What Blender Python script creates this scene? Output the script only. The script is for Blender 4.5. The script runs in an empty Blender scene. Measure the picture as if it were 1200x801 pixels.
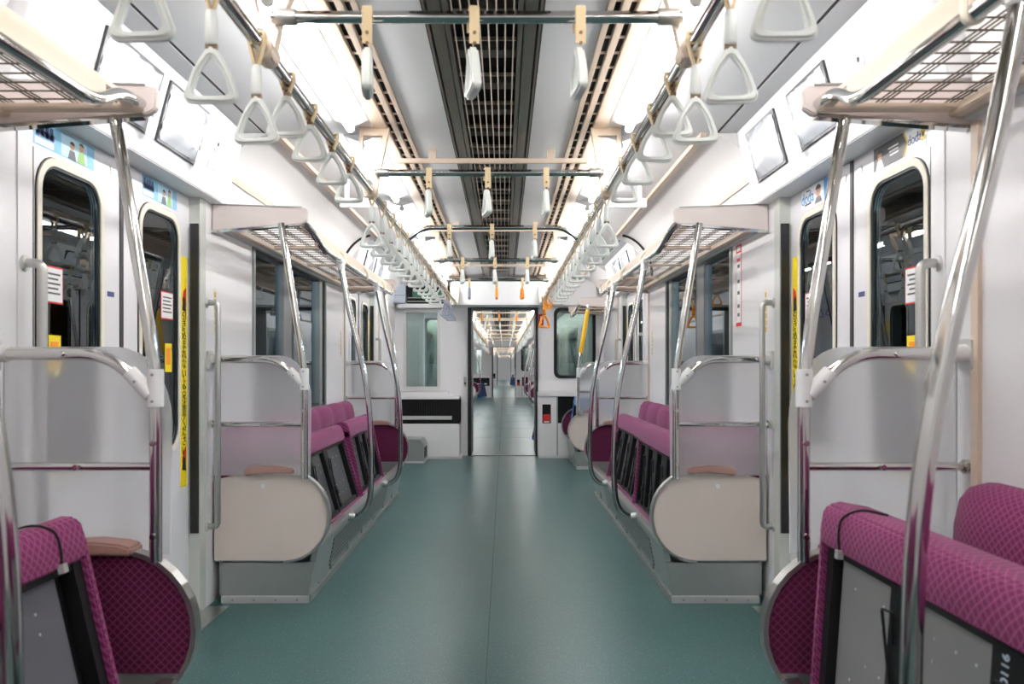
import bpy, bmesh, math, random
from mathutils import Vector
PI = math.pi
R = math.radians
random.seed(7)
SC = bpy.context.scene
COL = SC.collection

# ------------------------------------------------------------------ camera
cam_data = bpy.data.cameras.new('camera')
cam = bpy.data.objects.new('camera', cam_data)
COL.objects.link(cam)
cam.location = (0.065, 0.0, 1.10)
cam.rotation_euler = (R(90), 0, 0)
cam_data.sensor_width = 36.0
cam_data.lens = 975.0 / 1200 * 36
cam_data.shift_x = 9 / 1200
cam_data.shift_y = 29.5 / 1200
cam_data.clip_start = 0.05
cam_data.dof.use_dof = True
cam_data.dof.focus_distance = 5.5
cam_data.dof.aperture_fstop = 5.0
SC.camera = cam
# ------------------------------------------------------------------ world, exposure
world = bpy.data.worlds.new('depot')
SC.world = world
world.use_nodes = True
world.node_tree.nodes['Background'].inputs[0].default_value = (0.55, 0.62, 0.66, 1)
world.node_tree.nodes['Background'].inputs[1].default_value = 0.30
TUBE_POWER = 38.0
SC.view_settings.view_transform = 'Standard'
SC.view_settings.look = 'None'
SC.view_settings.gamma = 1.0
SC.view_settings.use_curve_mapping = False
SC.view_settings.exposure = 0.3
try:
    SC.cycles.max_bounces = 10
    SC.cycles.diffuse_bounces = 6
    SC.cycles.glossy_bounces = 5
    SC.cycles.transmission_bounces = 8
    SC.cycles.transparent_max_bounces = 12
    SC.cycles.sample_clamp_indirect = 6
except Exception:
    pass


# ------------------------------------------------------------------ materials
def lin(c):
    return tuple(((v / 255) / 12.92 if v / 255 <= 0.04045 else (((v / 255) + 0.055) / 1.055) ** 2.4) for v in c) + (1,)


def mat(name, rgb, rough=0.5, metal=0.0, spec=0.5, noise=None, bump=None, sheen=0, coat=0):
    m = bpy.data.materials.new(name)
    m.use_nodes = True
    nt = m.node_tree
    b = nt.nodes['Principled BSDF']
    b.inputs['Base Color'].default_value = lin(rgb)
    b.inputs['Roughness'].default_value = rough
    b.inputs['Metallic'].default_value = metal
    b.inputs['Specular IOR Level'].default_value = spec
    if sheen:
        b.inputs['Sheen Weight'].default_value = sheen
        b.inputs['Sheen Roughness'].default_value = 0.4
    if coat:
        b.inputs['Coat Weight'].default_value = coat
        b.inputs['Coat Roughness'].default_value = 0.08
    tc = nt.nodes.new('ShaderNodeTexCoord')
    if noise:
        sc, amt = noise
        n = nt.nodes.new('ShaderNodeTexNoise')
        n.inputs['Scale'].default_value = sc
        n.inputs['Detail'].default_value = 4
        mx = nt.nodes.new('ShaderNodeMix')
        mx.data_type = 'RGBA'
        mx.inputs[6].default_value = lin([min(255, c * (1 - amt)) for c in rgb])
        mx.inputs[7].default_value = lin([min(255, c * (1 + amt)) for c in rgb])
        nt.links.new(tc.outputs['Object'], n.inputs['Vector'])
        nt.links.new(n.outputs['Fac'], mx.inputs[0])
        nt.links.new(mx.outputs[2], b.inputs['Base Color'])
    if bump:
        sc, st = bump
        n = nt.nodes.new('ShaderNodeTexNoise')
        n.inputs['Scale'].default_value = sc
        n.inputs['Detail'].default_value = 3
        bp = nt.nodes.new('ShaderNodeBump')
        bp.inputs['Strength'].default_value = st
        bp.inputs['Distance'].default_value = 0.01
        nt.links.new(tc.outputs['Object'], n.inputs['Vector'])
        nt.links.new(n.outputs['Fac'], bp.inputs['Height'])
        nt.links.new(bp.outputs['Normal'], b.inputs['Normal'])
    return m


def math_node(nt, op, a, b=None):
    n = nt.nodes.new('ShaderNodeMath')
    n.operation = op
    for i, v in enumerate((a, b)):
        if v is None:
            continue
        if isinstance(v, (int, float)):
            n.inputs[i].default_value = v
        else:
            nt.links.new(v, n.inputs[i])
    return n.outputs[0]


def moquette(name, base, line, dark, plane, pitch=0.026):
    """Woven cloth with a fine lattice of diagonal lines."""
    m = mat(name, base, 0.85, spec=0.2, sheen=0.1)
    nt = m.node_tree
    b = nt.nodes['Principled BSDF']
    tc = nt.nodes.new('ShaderNodeTexCoord')
    sp = nt.nodes.new('ShaderNodeSeparateXYZ')
    nt.links.new(tc.outputs['Object'], sp.inputs[0])
    x, y, z = sp.outputs
    if plane == 'xz':
        u, v = x, z
    else:
        u, v = y, math_node(nt, 'ADD', x, z)
    p1 = math_node(nt, 'FRACT', math_node(nt, 'DIVIDE', math_node(nt, 'ADD', u, v), pitch))
    p2 = math_node(nt, 'FRACT', math_node(nt, 'DIVIDE', math_node(nt, 'SUBTRACT', u, v), pitch))
    l1 = math_node(nt, 'LESS_THAN', p1, 0.09)
    l2 = math_node(nt, 'LESS_THAN', p2, 0.09)
    ln = math_node(nt, 'MAXIMUM', l1, l2)
    # darker centre of each diamond
    d1 = math_node(nt, 'ABSOLUTE', math_node(nt, 'SUBTRACT', p1, 0.56))
    d2 = math_node(nt, 'ABSOLUTE', math_node(nt, 'SUBTRACT', p2, 0.56))
    dm = math_node(nt, 'MAXIMUM', d1, d2)
    dk = math_node(nt, 'LESS_THAN', dm, 0.26)
    m1 = nt.nodes.new('ShaderNodeMix'); m1.data_type = 'RGBA'
    m1.inputs[6].default_value = lin(base); m1.inputs[7].default_value = lin(dark)
    nt.links.new(dk, m1.inputs[0])
    m2 = nt.nodes.new('ShaderNodeMix'); m2.data_type = 'RGBA'
    nt.links.new(m1.outputs[2], m2.inputs[6]); m2.inputs[7].default_value = lin(line)
    nt.links.new(ln, m2.inputs[0])
    n = nt.nodes.new('ShaderNodeTexNoise')
    n.inputs['Scale'].default_value = 260
    nt.links.new(tc.outputs['Object'], n.inputs['Vector'])
    bp = nt.nodes.new('ShaderNodeBump'); bp.inputs['Strength'].default_value = 0.3; bp.inputs['Distance'].default_value = 0.003
    nt.links.new(n.outputs['Fac'], bp.inputs['Height'])
    nt.links.new(bp.outputs['Normal'], b.inputs['Normal'])
    nt.links.new(m2.outputs[2], b.inputs['Base Color'])
    return m


def floor_mat():
    m = mat('floor_vinyl', (104, 140, 139), 0.34, spec=0.28)
    nt = m.node_tree
    b = nt.nodes['Principled BSDF']
    tc = nt.nodes.new('ShaderNodeTexCoord')
    n1 = nt.nodes.new('ShaderNodeTexNoise'); n1.inputs['Scale'].default_value = 1.1; n1.inputs['Detail'].default_value = 5
    n2 = nt.nodes.new('ShaderNodeTexNoise'); n2.inputs['Scale'].default_value = 170; n2.inputs['Detail'].default_value = 2
    n3 = nt.nodes.new('ShaderNodeTexVoronoi'); n3.inputs['Scale'].default_value = 85
    for n in (n1, n2, n3):
        nt.links.new(tc.outputs['Object'], n.inputs['Vector'])
    r1 = nt.nodes.new('ShaderNodeValToRGB')
    r1.color_ramp.elements[0].position = 0.3; r1.color_ramp.elements[0].color = lin((50, 83, 83))
    r1.color_ramp.elements[1].position = 0.7; r1.color_ramp.elements[1].color = lin((58, 92, 92))
    nt.links.new(n1.outputs['Fac'], r1.inputs[0])
    mx = nt.nodes.new('ShaderNodeMix'); mx.data_type = 'RGBA'; mx.inputs[7].default_value = lin((38, 66, 68))
    f2 = math_node(nt, 'MULTIPLY', math_node(nt, 'GREATER_THAN', n2.outputs['Fac'], 0.56), 0.55)
    nt.links.new(f2, mx.inputs[0]); nt.links.new(r1.outputs[0], mx.inputs[6])
    mx2 = nt.nodes.new('ShaderNodeMix'); mx2.data_type = 'RGBA'; mx2.inputs[7].default_value = lin((96, 134, 132))
    f3 = math_node(nt, 'MULTIPLY', math_node(nt, 'LESS_THAN', n3.outputs['Distance'], 0.2), 0.7)
    nt.links.new(f3, mx2.inputs[0]); nt.links.new(mx.outputs[2], mx2.inputs[6])
    nt.links.new(mx2.outputs[2], b.inputs['Base Color'])
    return m


def glass_mat(name, tint, ior, rough=0.0):
    m = bpy.data.materials.new(name)
    m.use_nodes = True
    nt = m.node_tree
    nt.nodes.clear()
    out = nt.nodes.new('ShaderNodeOutputMaterial')
    mix = nt.nodes.new('ShaderNodeMixShader')
    fr = nt.nodes.new('ShaderNodeFresnel'); fr.inputs[0].default_value = ior
    tr = nt.nodes.new('ShaderNodeBsdfTransparent'); tr.inputs[0].default_value = tint + (1,)
    gl = nt.nodes.new('ShaderNodeBsdfGlossy'); gl.inputs['Roughness'].default_value = rough
    gl.inputs[0].default_value = (0.86, 0.95, 1.0, 1)
    nt.links.new(fr.outputs[0], mix.inputs[0]); nt.links.new(tr.outputs[0], mix.inputs[1]); nt.links.new(gl.outputs[0], mix.inputs[2])
    nt.links.new(mix.outputs[0], out.inputs[0])
    return m


def frosted_mat():
    m = bpy.data.materials.new('frosted_glass')
    m.use_nodes = True
    nt = m.node_tree
    nt.nodes.clear()
    out = nt.nodes.new('ShaderNodeOutputMaterial')
    m1 = nt.nodes.new('ShaderNodeMixShader'); m1.inputs[0].default_value = 0.33
    m2 = nt.nodes.new('ShaderNodeMixShader'); m2.inputs[0].default_value = 0.5
    rf = nt.nodes.new('ShaderNodeBsdfRefraction'); rf.inputs['IOR'].default_value = 1.2; rf.inputs['Roughness'].default_value = 0.33
    rf.inputs[0].default_value = (1, 1, 1, 1)
    tl = nt.nodes.new('ShaderNodeBsdfTranslucent'); tl.inputs[0].default_value = (0.92, 0.92, 0.95, 1)
    df = nt.nodes.new('ShaderNodeBsdfPrincipled'); df.inputs['Base Color'].default_value = (0.93, 0.92, 0.96, 1); df.inputs['Roughness'].default_value = 0.25
    nt.links.new(tl.outputs[0], m2.inputs[1]); nt.links.new(df.outputs[0], m2.inputs[2])
    nt.links.new(rf.outputs[0], m1.inputs[1]); nt.links.new(m2.outputs[0], m1.inputs[2])
    nt.links.new(m1.outputs[0], out.inputs[0])
    return m


def emit(name, rgb, power):
    m = bpy.data.materials.new(name)
    m.use_nodes = True
    b = m.node_tree.nodes['Principled BSDF']
    b.inputs['Base Color'].default_value = (0.9, 0.9, 0.9, 1)
    b.inputs['Emission Color'].default_value = rgb + (1,)
    b.inputs['Emission Strength'].default_value = power
    return m


def holes_mat():
    """Sheet metal with rows of punched round holes."""
    m = mat('punched_metal', (150, 152, 152), 0.35, metal=0.7)
    nt = m.node_tree
    b = nt.nodes['Principled BSDF']
    tc = nt.nodes.new('ShaderNodeTexCoord')
    sp = nt.nodes.new('ShaderNodeSeparateXYZ'); nt.links.new(tc.outputs['Object'], sp.inputs[0])
    a = math_node(nt, 'SUBTRACT', math_node(nt, 'FRACT', math_node(nt, 'DIVIDE', sp.outputs[1], 0.022)), 0.5)
    c = math_node(nt, 'SUBTRACT', math_node(nt, 'FRACT', math_node(nt, 'DIVIDE', sp.outputs[2], 0.022)), 0.5)
    d = math_node(nt, 'ADD', math_node(nt, 'MULTIPLY', a, a), math_node(nt, 'MULTIPLY', c, c))
    f = math_node(nt, 'LESS_THAN', d, 0.15)
    mx = nt.nodes.new('ShaderNodeMix'); mx.data_type = 'RGBA'
    mx.inputs[6].default_value = lin((150, 152, 152)); mx.inputs[7].default_value = lin((18, 18, 20))
    nt.links.new(f, mx.inputs[0]); nt.links.new(mx.outputs[2], b.inputs['Base Color'])
    return m


M = dict(
    white=mat('white_laminate', (236, 234, 236), 0.30, spec=0.45),
    white_door=mat('white_door_paint', (232, 229, 233), 0.22, spec=0.5),
    ceil=mat('ceiling_white', (243, 243, 245), 0.45),
    lintel=mat('lintel_white', (244, 244, 246), 0.35),
    cove=mat('cove_white', (240, 238, 238), 0.4),
    beige=mat('beige_metal', (216, 197, 178), 0.42, spec=0.5),
    cream=mat('cream_rubber', (232, 224, 208), 0.5),
    rackplate=mat('rack_end_plate', (226, 214, 210), 0.4),
    rackwire=mat('rack_wire', (86, 74, 62), 0.45),
    panel=mat('beige_end_panel', (216, 203, 195), 0.45, noise=(6, 0.02)),
    arm=mat('brown_armrest', (160, 124, 116), 0.45),
    chrome=mat('chrome', (205, 205, 203), 0.08, metal=1.0),
    steel=mat('brushed_steel', (190, 190, 188), 0.32, metal=1.0, noise=(3, 0.05)),
    steelpaint=mat('grey_steel', (156, 162, 160), 0.36, metal=0.55, noise=(4, 0.04)),
    postpaint=mat('pale_post', (206, 209, 202), 0.35, metal=0.15),
    alu=mat('aluminium', (222, 222, 220), 0.3, metal=0.6),
    plastic=mat('white_plastic', (232, 232, 232), 0.35),
    strap=mat('strap_ring', (226, 230, 226), 0.35, spec=0.5),
    belt=mat('strap_belt', (214, 192, 152), 0.6),
    belt_dark=mat('strap_buckle', (120, 95, 70), 0.5),
    orange=mat('orange_ring', (246, 150, 12), 0.35),
    wrapgrey=mat('grey_wrapped_ring', (150, 156, 172), 0.3),
    black=mat('black_rubber', (22, 22, 24), 0.5),
    blackmetal=mat('black_metal', (16, 16, 18), 0.5, spec=0.25),
    void=mat('dark_cavity', (10, 10, 11), 0.8),
    plate_mid=mat('slate_underside', (100, 100, 108), 0.42, metal=0.35, noise=(5, 0.07)),
    plate=mat('grey_underside', (150, 150, 150), 0.42, metal=0.35, noise=(5, 0.07)),
    plate_dark=mat('dark_underside', (72, 73, 76), 0.42, metal=0.35, noise=(5, 0.1)),
    bronze=mat('bronze_metal', (128, 121, 112), 0.35, metal=0.7),
    rod=mat('grille_rod', (176, 165, 150), 0.35, metal=0.7),
    greyblock=mat('grille_block', (92, 90, 86), 0.6),
    floor=floor_mat(),
    seam=mat('floor_seam', (48, 72, 72), 0.6),
    glass=glass_mat('window_glass', (0.80, 0.88, 0.90), 1.75),
    greenglass=glass_mat('green_glass', (0.44, 0.51, 0.48), 1.6),
    clear=glass_mat('clear_glass', (0.90, 0.95, 0.93), 1.5),
    frosted=frosted_mat(),
    holes=holes_mat(),
    moq=moquette('purple_moquette', (110, 38, 82), (142, 76, 116), (97, 31, 70), 'y', 0.024),
    moq_end=moquette('purple_moquette_dark', (84, 22, 56), (116, 58, 90), (70, 15, 45), 'xz', 0.023),
    blue=mat('blue_moquette', (74, 124, 184), 0.85, sheen=0.2, noise=(90, 0.12)),
    navy=mat('navy_moquette', (36, 52, 92), 0.85, sheen=0.2, noise=(90, 0.12)),
    bezel=mat('screen_bezel', (52, 54, 60), 0.3),
    wrap=mat('plastic_wrap', (226, 230, 238), 0.10, spec=0.8, bump=(10, 0.5), coat=0.6),
    yellow=mat('yellow_sticker', (250, 222, 20), 0.45),
    ypole=mat('yellow_sleeve', (245, 186, 22), 0.4),
    red=mat('red_sign', (206, 42, 36), 0.45),
    ink=mat('black_ink', (20, 20, 20), 0.6),
    inkwhite=mat('white_ink', (240, 240, 240), 0.6),
    chalk=mat('chalk_blue', (198, 214, 232), 0.8),
    navyink=mat('navy_ink', (40, 58, 110), 0.5),
    sky=mat('advert_blue', (120, 180, 212), 0.4, noise=(9, 0.15)),
    skylight=mat('advert_pale_blue', (184, 214, 230), 0.4),
    advdark=mat('advert_dark', (46, 44, 52), 0.4),
    paper=mat('paper_white', (240, 240, 242), 0.5),
    skin=mat('print_skin', (206, 156, 130), 0.5),
    hair=mat('print_hair', (34, 28, 28), 0.5),
    green=mat('print_green', (150, 190, 110), 0.5),
    gold=mat('print_gold', (204, 172, 60), 0.5),
    doorblue=mat('print_blue', (60, 140, 200), 0.5),
    pcb=mat('circuit_green', (46, 110, 84), 0.5, noise=(40, 0.3)),
    paleblue=mat('pale_blue_box', (196, 206, 222), 0.4),
    gasket=mat('grey_gangway', (120, 122, 124), 0.6),
    dimlamp=emit('train_lamp', (0.86, 0.96, 1.0), 190.0),
    trainside=mat('train_inner_white', (206, 214, 218), 0.5),
    tube=emit('fluorescent_tube', (1.0, 0.985, 0.965), TUBE_POWER),
    depot=mat('depot_wall', (88, 94, 98), 0.8, noise=(0.6, 0.25)),
)


# ------------------------------------------------------------------ mesh helpers
def fillet(pts, r, n=5):
    """Round the inner corners of a polyline."""
    P = [Vector(p) for p in pts]
    out = [P[0]]
    for i in range(1, len(P) - 1):
        a, b, c = P[i - 1], P[i], P[i + 1]
        d1, d2 = (a - b), (c - b)
        rr = min(r, d1.length * 0.48, d2.length * 0.48)
        p, q = b + d1.normalized() * rr, b + d2.normalized() * rr
        for k in range(n + 1):
            t = k / n
            out.append((1 - t) ** 2 * p + 2 * t * (1 - t) * b + t * t * q)
    out.append(P[-1])
    return out


def spline(pts, n=6):
    P = [Vector(p) for p in pts]
    P = [2 * P[0] - P[1]] + P + [2 * P[-1] - P[-2]]
    out = []
    for i in range(1, len(P) - 2):
        a, b, c, d = P[i - 1:i + 3]
        for k in range(n):
            t = k / n
            out.append(0.5 * (2 * b + (c - a) * t + (2 * a - 5 * b + 4 * c - d) * t * t + (3 * b - a - 3 * c + d) * t ** 3))
    out.append(P[-2])
    return out


def rrect(u0, u1, v0, v1, r, n=6):
    """Rounded rectangle outline, counter-clockwise from the lower right corner."""
    out = []
    for cu, cv, a0 in ((u1 - r, v0 + r, -90), (u1 - r, v1 - r, 0), (u0 + r, v1 - r, 90), (u0 + r, v0 + r, 180)):
        for k in range(n + 1):
            a = R(a0 + 90 * k / n)
            out.append((cu + r * math.cos(a), cv + r * math.sin(a)))
    return out


def p3(plane, u, v, a):
    return {'xz': (u, a, v), 'yz': (a, u, v), 'xy': (u, v, a)}[plane]


OFF = {}


class MB:
    def __init__(self):
        self.v, self.f = [], []

    def add(self, vs, fs):
        o = len(self.v)
        self.v += [tuple(p) for p in vs]
        self.f += [tuple(i + o for i in f) for f in fs]
        return self

    def box(self, x0, x1, y0, y1, z0, z1):
        vs = [(x, y, z) for z in (z0, z1) for y in (y0, y1) for x in (x0, x1)]
        return self.add(vs, [(0, 1, 3, 2), (4, 5, 7, 6), (0, 1, 5, 4), (2, 3, 7, 6), (0, 2, 6, 4), (1, 3, 7, 5)])

    def bar(self, a, b, w, h, up=(0, 0, 1)):
        a, b, up = Vector(a), Vector(b), Vector(up)
        d = (b - a).normalized()
        s = d.cross(up).normalized() * (w / 2)
        t = s.cross(d).normalized() * (h / 2)
        vs = [p + i * s + j * t for p in (a, b) for i, j in ((-1, -1), (1, -1), (1, 1), (-1, 1))]
        return self.add(vs, [(0, 1, 2, 3), (4, 5, 6, 7), (0, 1, 5, 4), (1, 2, 6, 5), (2, 3, 7, 6), (3, 0, 4, 7)])

    def tube(self, path, r, n=10, closed=False):
        P = [Vector(p) for p in path]
        m = len(P)
        rs = r if isinstance(r, (list, tuple)) else [r] * m
        vs, fs = [], []
        prev = None
        for i in range(m):
            if closed:
                t = (P[(i + 1) % m] - P[i - 1]).normalized()
            else:
                t = (P[min(i + 1, m - 1)] - P[max(i - 1, 0)]).normalized()
            if prev is None:
                ref = Vector((0, 0, 1)) if abs(t.z) < 0.9 else Vector((0, 1, 0))
                nrm = (ref - t * ref.dot(t)).normalized()
            else:
                nrm = (prev - t * prev.dot(t)).normalized()
            prev = nrm
            bi = t.cross(nrm)
            for k in range(n):
                a = 2 * PI * k / n
                vs.append(P[i] + rs[i] * (math.cos(a) * nrm + math.sin(a) * bi))
        for i in range(m if closed else m - 1):
            j = (i + 1) % m
            for k in range(n):
                fs.append((i * n + k, i * n + (k + 1) % n, j * n + (k + 1) % n, j * n + k))
        if not closed:
            fs.append(tuple(range(n)))
            fs.append(tuple(range((m - 1) * n, m * n)))
        return self.add(vs, fs)

    def prism(self, poly, plane, a0, a1):
        n = len(poly)
        vs = [p3(plane, u, v, a) for a in (a0, a1) for u, v in poly]
        fs = [tuple(range(n)), tuple(range(n, 2 * n))]
        fs += [(i, (i + 1) % n, n + (i + 1) % n, n + i) for i in range(n)]
        return self.add(vs, fs)

    def frame(self, outer, inner, plane, a0, a1):
        n = len(outer)
        vs = [p3(plane, u, v, a) for a in (a0, a1) for lp in (outer, inner) for u, v in lp]
        fs = []
        for i in range(n):
            j = (i + 1) % n
            fs += [(i, j, n + j, n + i), (2 * n + i, 2 * n + j, 3 * n + j, 3 * n + i),
                   (i, j, 2 * n + j, 2 * n + i), (n + i, n + j, 3 * n + j, 3 * n + i)]
        return self.add(vs, fs)

    def ball(self, c, r, n=8):
        return self.tube([(c[0], c[1], c[2] + r * math.cos(PI * k / n)) for k in range(n + 1)],
                         [max(1e-4, r * math.sin(PI * k / n)) for k in range(n + 1)], 10)

    def build(self, name, m, parent=None, bevel=0.0, local=False, segs=2, smooth=True, open_mesh=False):
        me = bpy.data.meshes.new(name)
        off = OFF.get(parent.name, Vector((0, 0, 0))) if (parent is not None and not local) else Vector((0, 0, 0))
        me.from_pydata([tuple(Vector(p) - off) for p in self.v], [], self.f)
        bm = bmesh.new()
        bm.from_mesh(me)
        if not open_mesh:
            bmesh.ops.recalc_face_normals(bm, faces=bm.faces)
        if bevel:
            es = [e for e in bm.edges if len(e.link_faces) == 2 and e.calc_face_angle(0) > R(40)]
            bmesh.ops.bevel(bm, geom=es, offset=bevel, segments=segs, affect='EDGES', clamp_overlap=True)
        bm.to_mesh(me)
        bm.free()
        if smooth:
            for p in me.polygons:
                p.use_smooth = True
            me.set_sharp_from_angle(angle=R(38))
        me.materials.append(M[m] if isinstance(m, str) else m)
        o = bpy.data.objects.new(name, me)
        COL.objects.link(o)
        if parent is not None:
            o.parent = parent
            OFF[o.name] = off
        return o


def tag(o, label, cat, group=None, kind=None):
    o['label'] = label
    o['category'] = cat
    if group:
        o['group'] = group
    if kind:
        o['kind'] = kind
    return o


def thing(name, label, cat, loc=(0, 0, 0), group=None, kind=None):
    o = bpy.data.objects.new(name, None)
    COL.objects.link(o)
    o.empty_display_size = 0.05
    o.location = loc
    OFF[o.name] = Vector(loc)
    return tag(o, label, cat, group, kind)


def copy_tree(o, parent=None):
    c = o.copy()
    COL.objects.link(c)
    if parent is not None:
        c.parent = parent
    for ch in [k for k in o.children]:
        copy_tree(ch, c)
    return c


def struct(name, mb, m, label, cat, **kw):
    return tag(mb.build(name, m, None, **kw), label, cat, kind='structure')


def text(name, body, size, loc, rot, m, parent=None, align='CENTER', extrude=0.0006, spacing=1.0, sx=1.0):
    cu = bpy.data.curves.new(name, 'FONT')
    cu.body = body
    cu.size = size
    cu.align_x = align
    cu.align_y = 'CENTER'
    cu.extrude = extrude
    cu.space_line = spacing
    cu.resolution_u = 3
    cu.materials.append(M[m])
    o = bpy.data.objects.new(name, cu)
    COL.objects.link(o)
    off = OFF.get(parent.name, Vector((0, 0, 0))) if parent is not None else Vector((0, 0, 0))
    o.location = Vector(loc) - off
    o.rotation_euler = rot
    o.scale = (sx, 1, 1)
    bpy.context.view_layer.update()
    me = bpy.data.meshes.new_from_object(o.evaluated_get(bpy.context.evaluated_depsgraph_get()))
    r = bpy.data.objects.new(name, me)
    COL.objects.link(r)
    r.location, r.rotation_euler, r.scale = o.location, o.rotation_euler, o.scale
    bpy.data.objects.remove(o)
    r.name = name
    if parent is not None:
        r.parent = parent
    return r


def wall_rot(s):
    return (R(90), 0, R(-90 * s))


SIDE = {-1: 'left', 1: 'right'}
ORD = ['first', 'second', 'third', 'fourth', 'fifth', 'sixth', 'seventh', 'eighth', 'ninth', 'tenth', 'eleventh', 'twelfth',
       'thirteenth', 'fourteenth', 'fifteenth', 'sixteenth', 'seventeenth', 'eighteenth', 'nineteenth', 'twentieth',
       'twenty-first', 'twenty-second', 'twenty-third', 'twenty-fourth', 'twenty-fifth', 'twenty-sixth', 'twenty-seventh', 'twenty-eighth']

# ------------------------------------------------------------------ layout along the car (metres from the camera)
YBACK, YEND = -2.6, 10.35
LP, LL = 1.57, 1.27      # pitch and length of the ceiling lights
W = 1.30                 # side wall
DP = 1.345               # door leaf plane
ZC = 2.20                # ceiling
P1, P2, P3, P4 = 2.225, 3.88, 7.15, 8.95      # partition positions
DOORS = [(2.40, 3.06, 3.72), (7.40, 8.045, 8.69)]
WINS = [(4.50, 6.33)]
WZ0, WZ1 = 0.79, 1.775
OPX0, OPX1, OPZ = -0.345, 0.455, 1.83
CARS = [(YBACK, YEND), (11.05, 30.45), (31.15, 50.5), (51.2, 70.6)]

# ------------------------------------------------------------------ structure: floor, walls, ceiling
fl = MB()
fl.box(-1.42, 1.42, YBACK, 72, -0.06, 0)
struct('floor', fl, 'floor', 'speckled teal vinyl floor running down the whole train', 'floor')
sm = MB().box(-0.0022, 0.0022, YBACK, YEND, 0, 0.0006)
struct('trim_1', sm, 'seam', 'thin dark seam along the middle of the teal floor', 'floor seam')
sm = MB()
for (a, b) in CARS[1:]:
    sm.box(-0.004, 0.004, a, b, 0, 0.0008)
    for k in range(1, 10):
        sm.box(-0.9, 0.9, a + k * 1.95, a + k * 1.95 + 0.012, 0, 0.0008)
struct('trim_2', sm, 'seam', 'dark floor joints in the cars beyond the gangway', 'floor seam')


def side_wall(s):
    w = MB()
    ox = 1.42 * s
    def seg(y0, y1, z0, z1, xi=W):
        a, b = sorted((xi * s, ox))
        w.box(a, b, y0, y1, z0, z1)
    spans = [(YBACK, P1 + 0.13), (P2 - 0.09, P3 + 0.13), (P4 - 0.14, YEND)]
    for (y0, y1) in spans:
        hole = [h for h in WINS if y0 < h[0] < y1]
        if hole:
            h0, h1 = hole[0]
            seg(y0, h0, 0, 2.2); seg(h1, y1, 0, 2.2)
            seg(h0, h1, 0, WZ0); seg(h0, h1, WZ1, 2.2)
        else:
            seg(y0, y1, 0, 2.2)
    for (d0, dc, d1) in DOORS:
        seg(d0 - 0.11, d1 + 0.07, 1.90, 2.2, 1.345)
    return struct('wall_' + SIDE[s], w, 'white', 'glossy white %s side wall of the train car' % SIDE[s], 'wall')


for s in (-1, 1):
    side_wall(s)
struct('wall_back_added', MB().box(-1.42, 1.42, YBACK - 0.05, YBACK, 0, 2.3), 'white', 'unseen white wall added to close the car behind the camera', 'wall')  # added wall, not part of the car; encloses light and reflections
cm = MB()
for s in (-1, 1):
    for (a, b) in ((0.187, 0.378), (0.515, 1.06)):
        x0, x1 = sorted((a * s, b * s))
        cm.box(x0, x1, YBACK, YEND, ZC, ZC + 0.03)
    x0, x1 = sorted((1.075 * s, 1.42 * s))
    cm.box(x0, x1, YBACK, YEND, ZC, ZC + 0.03)
cm.box(-1.42, 1.42, YBACK, YEND, ZC + 0.10, ZC + 0.13)
struct('ceiling', cm, 'ceil', 'pale grey ceiling panels of the near car', 'ceiling')
for s in (-1, 1):
    x0, x1 = sorted((1.058 * s, 1.077 * s))
    struct('trim_%d' % (3 if s < 0 else 4), MB().box(x0, x1, YBACK, YEND, ZC + 0.004, ZC + 0.02), 'black',
           'black groove along the %s edge of the ceiling' % SIDE[s], 'ceiling groove')

# coves above the racks
k = 5
for s in (-1, 1):
    cv, tr = MB(), MB()
    for (y0, y1) in ((YBACK, P1 - 0.05), (P2 + 0.02, P3 - 0.02), (P4 + 0.05, YEND)):
        pts = []
        for i in range(11):
            t = i / 10
            a = R(90 * t)
            pts.append((s * (1.0 + 0.297 * (1 - math.cos(a)) ** 0.75), 1.86 + 0.34 * (1 - math.sin(a) ** 1.2) if i else 2.2))
        pts = [(s * (1.0 + 0.29 * math.sin(R(90 * i / 10))), 1.84 + 0.355 * math.cos(R(90 * i / 10))) for i in range(11)]
        outline = pts + [(s * 1.299, 2.199)]
        cv.prism(outline, 'xz', y0, y1)
        tr.box(*sorted((s * 0.985, s * 1.012)), y0, y1, 2.178, 2.2)
        tr.bar((s * 1.252, y0, 2.012), (s * 1.252, y1, 2.012), 0.012, 0.03, (s * -0.3, 0, 0.95))
    struct('trim_%d' % k, cv, 'cove', 'curved white cove above the %s luggage racks' % SIDE[s], 'ceiling cove'); k += 1
    struct('trim_%d' % k, tr, 'beige', 'thin beige strips along the %s cove' % SIDE[s], 'ceiling trim'); k += 1
    ar = MB()
    for yy in (P3 - 0.30,):
        path = [(s * (1.0 + 0.284 * math.sin(R(a))), yy, 1.84 + 0.349 * math.cos(R(a))) for a in range(8, 90, 8)]
        ar.tube(path, 0.011, 6)
    struct('trim_%d' % k, ar, 'black', 'black curved rubber joint in the %s cove' % SIDE[s], 'joint seal'); k += 1

# lintel boxes over the doors
for s in (-1, 1):
    for i, (y0, y1) in enumerate(((P1 - 0.03, P2 + 0.02), (P3 - 0.02, P4 + 0.05))):
        poly = [(s * 1.385, 1.86), (s * 1.238, 1.86), (s * 1.15, 2.197), (s * 1.385, 2.197)]
        struct('trim_%d' % k, MB().prism(poly, 'xz', y0, y1), 'lintel',
               'sloping white lintel box above the %s %s doors' % (('near', 'far')[i], SIDE[s]), 'door lintel', bevel=0.004); k += 1

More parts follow.
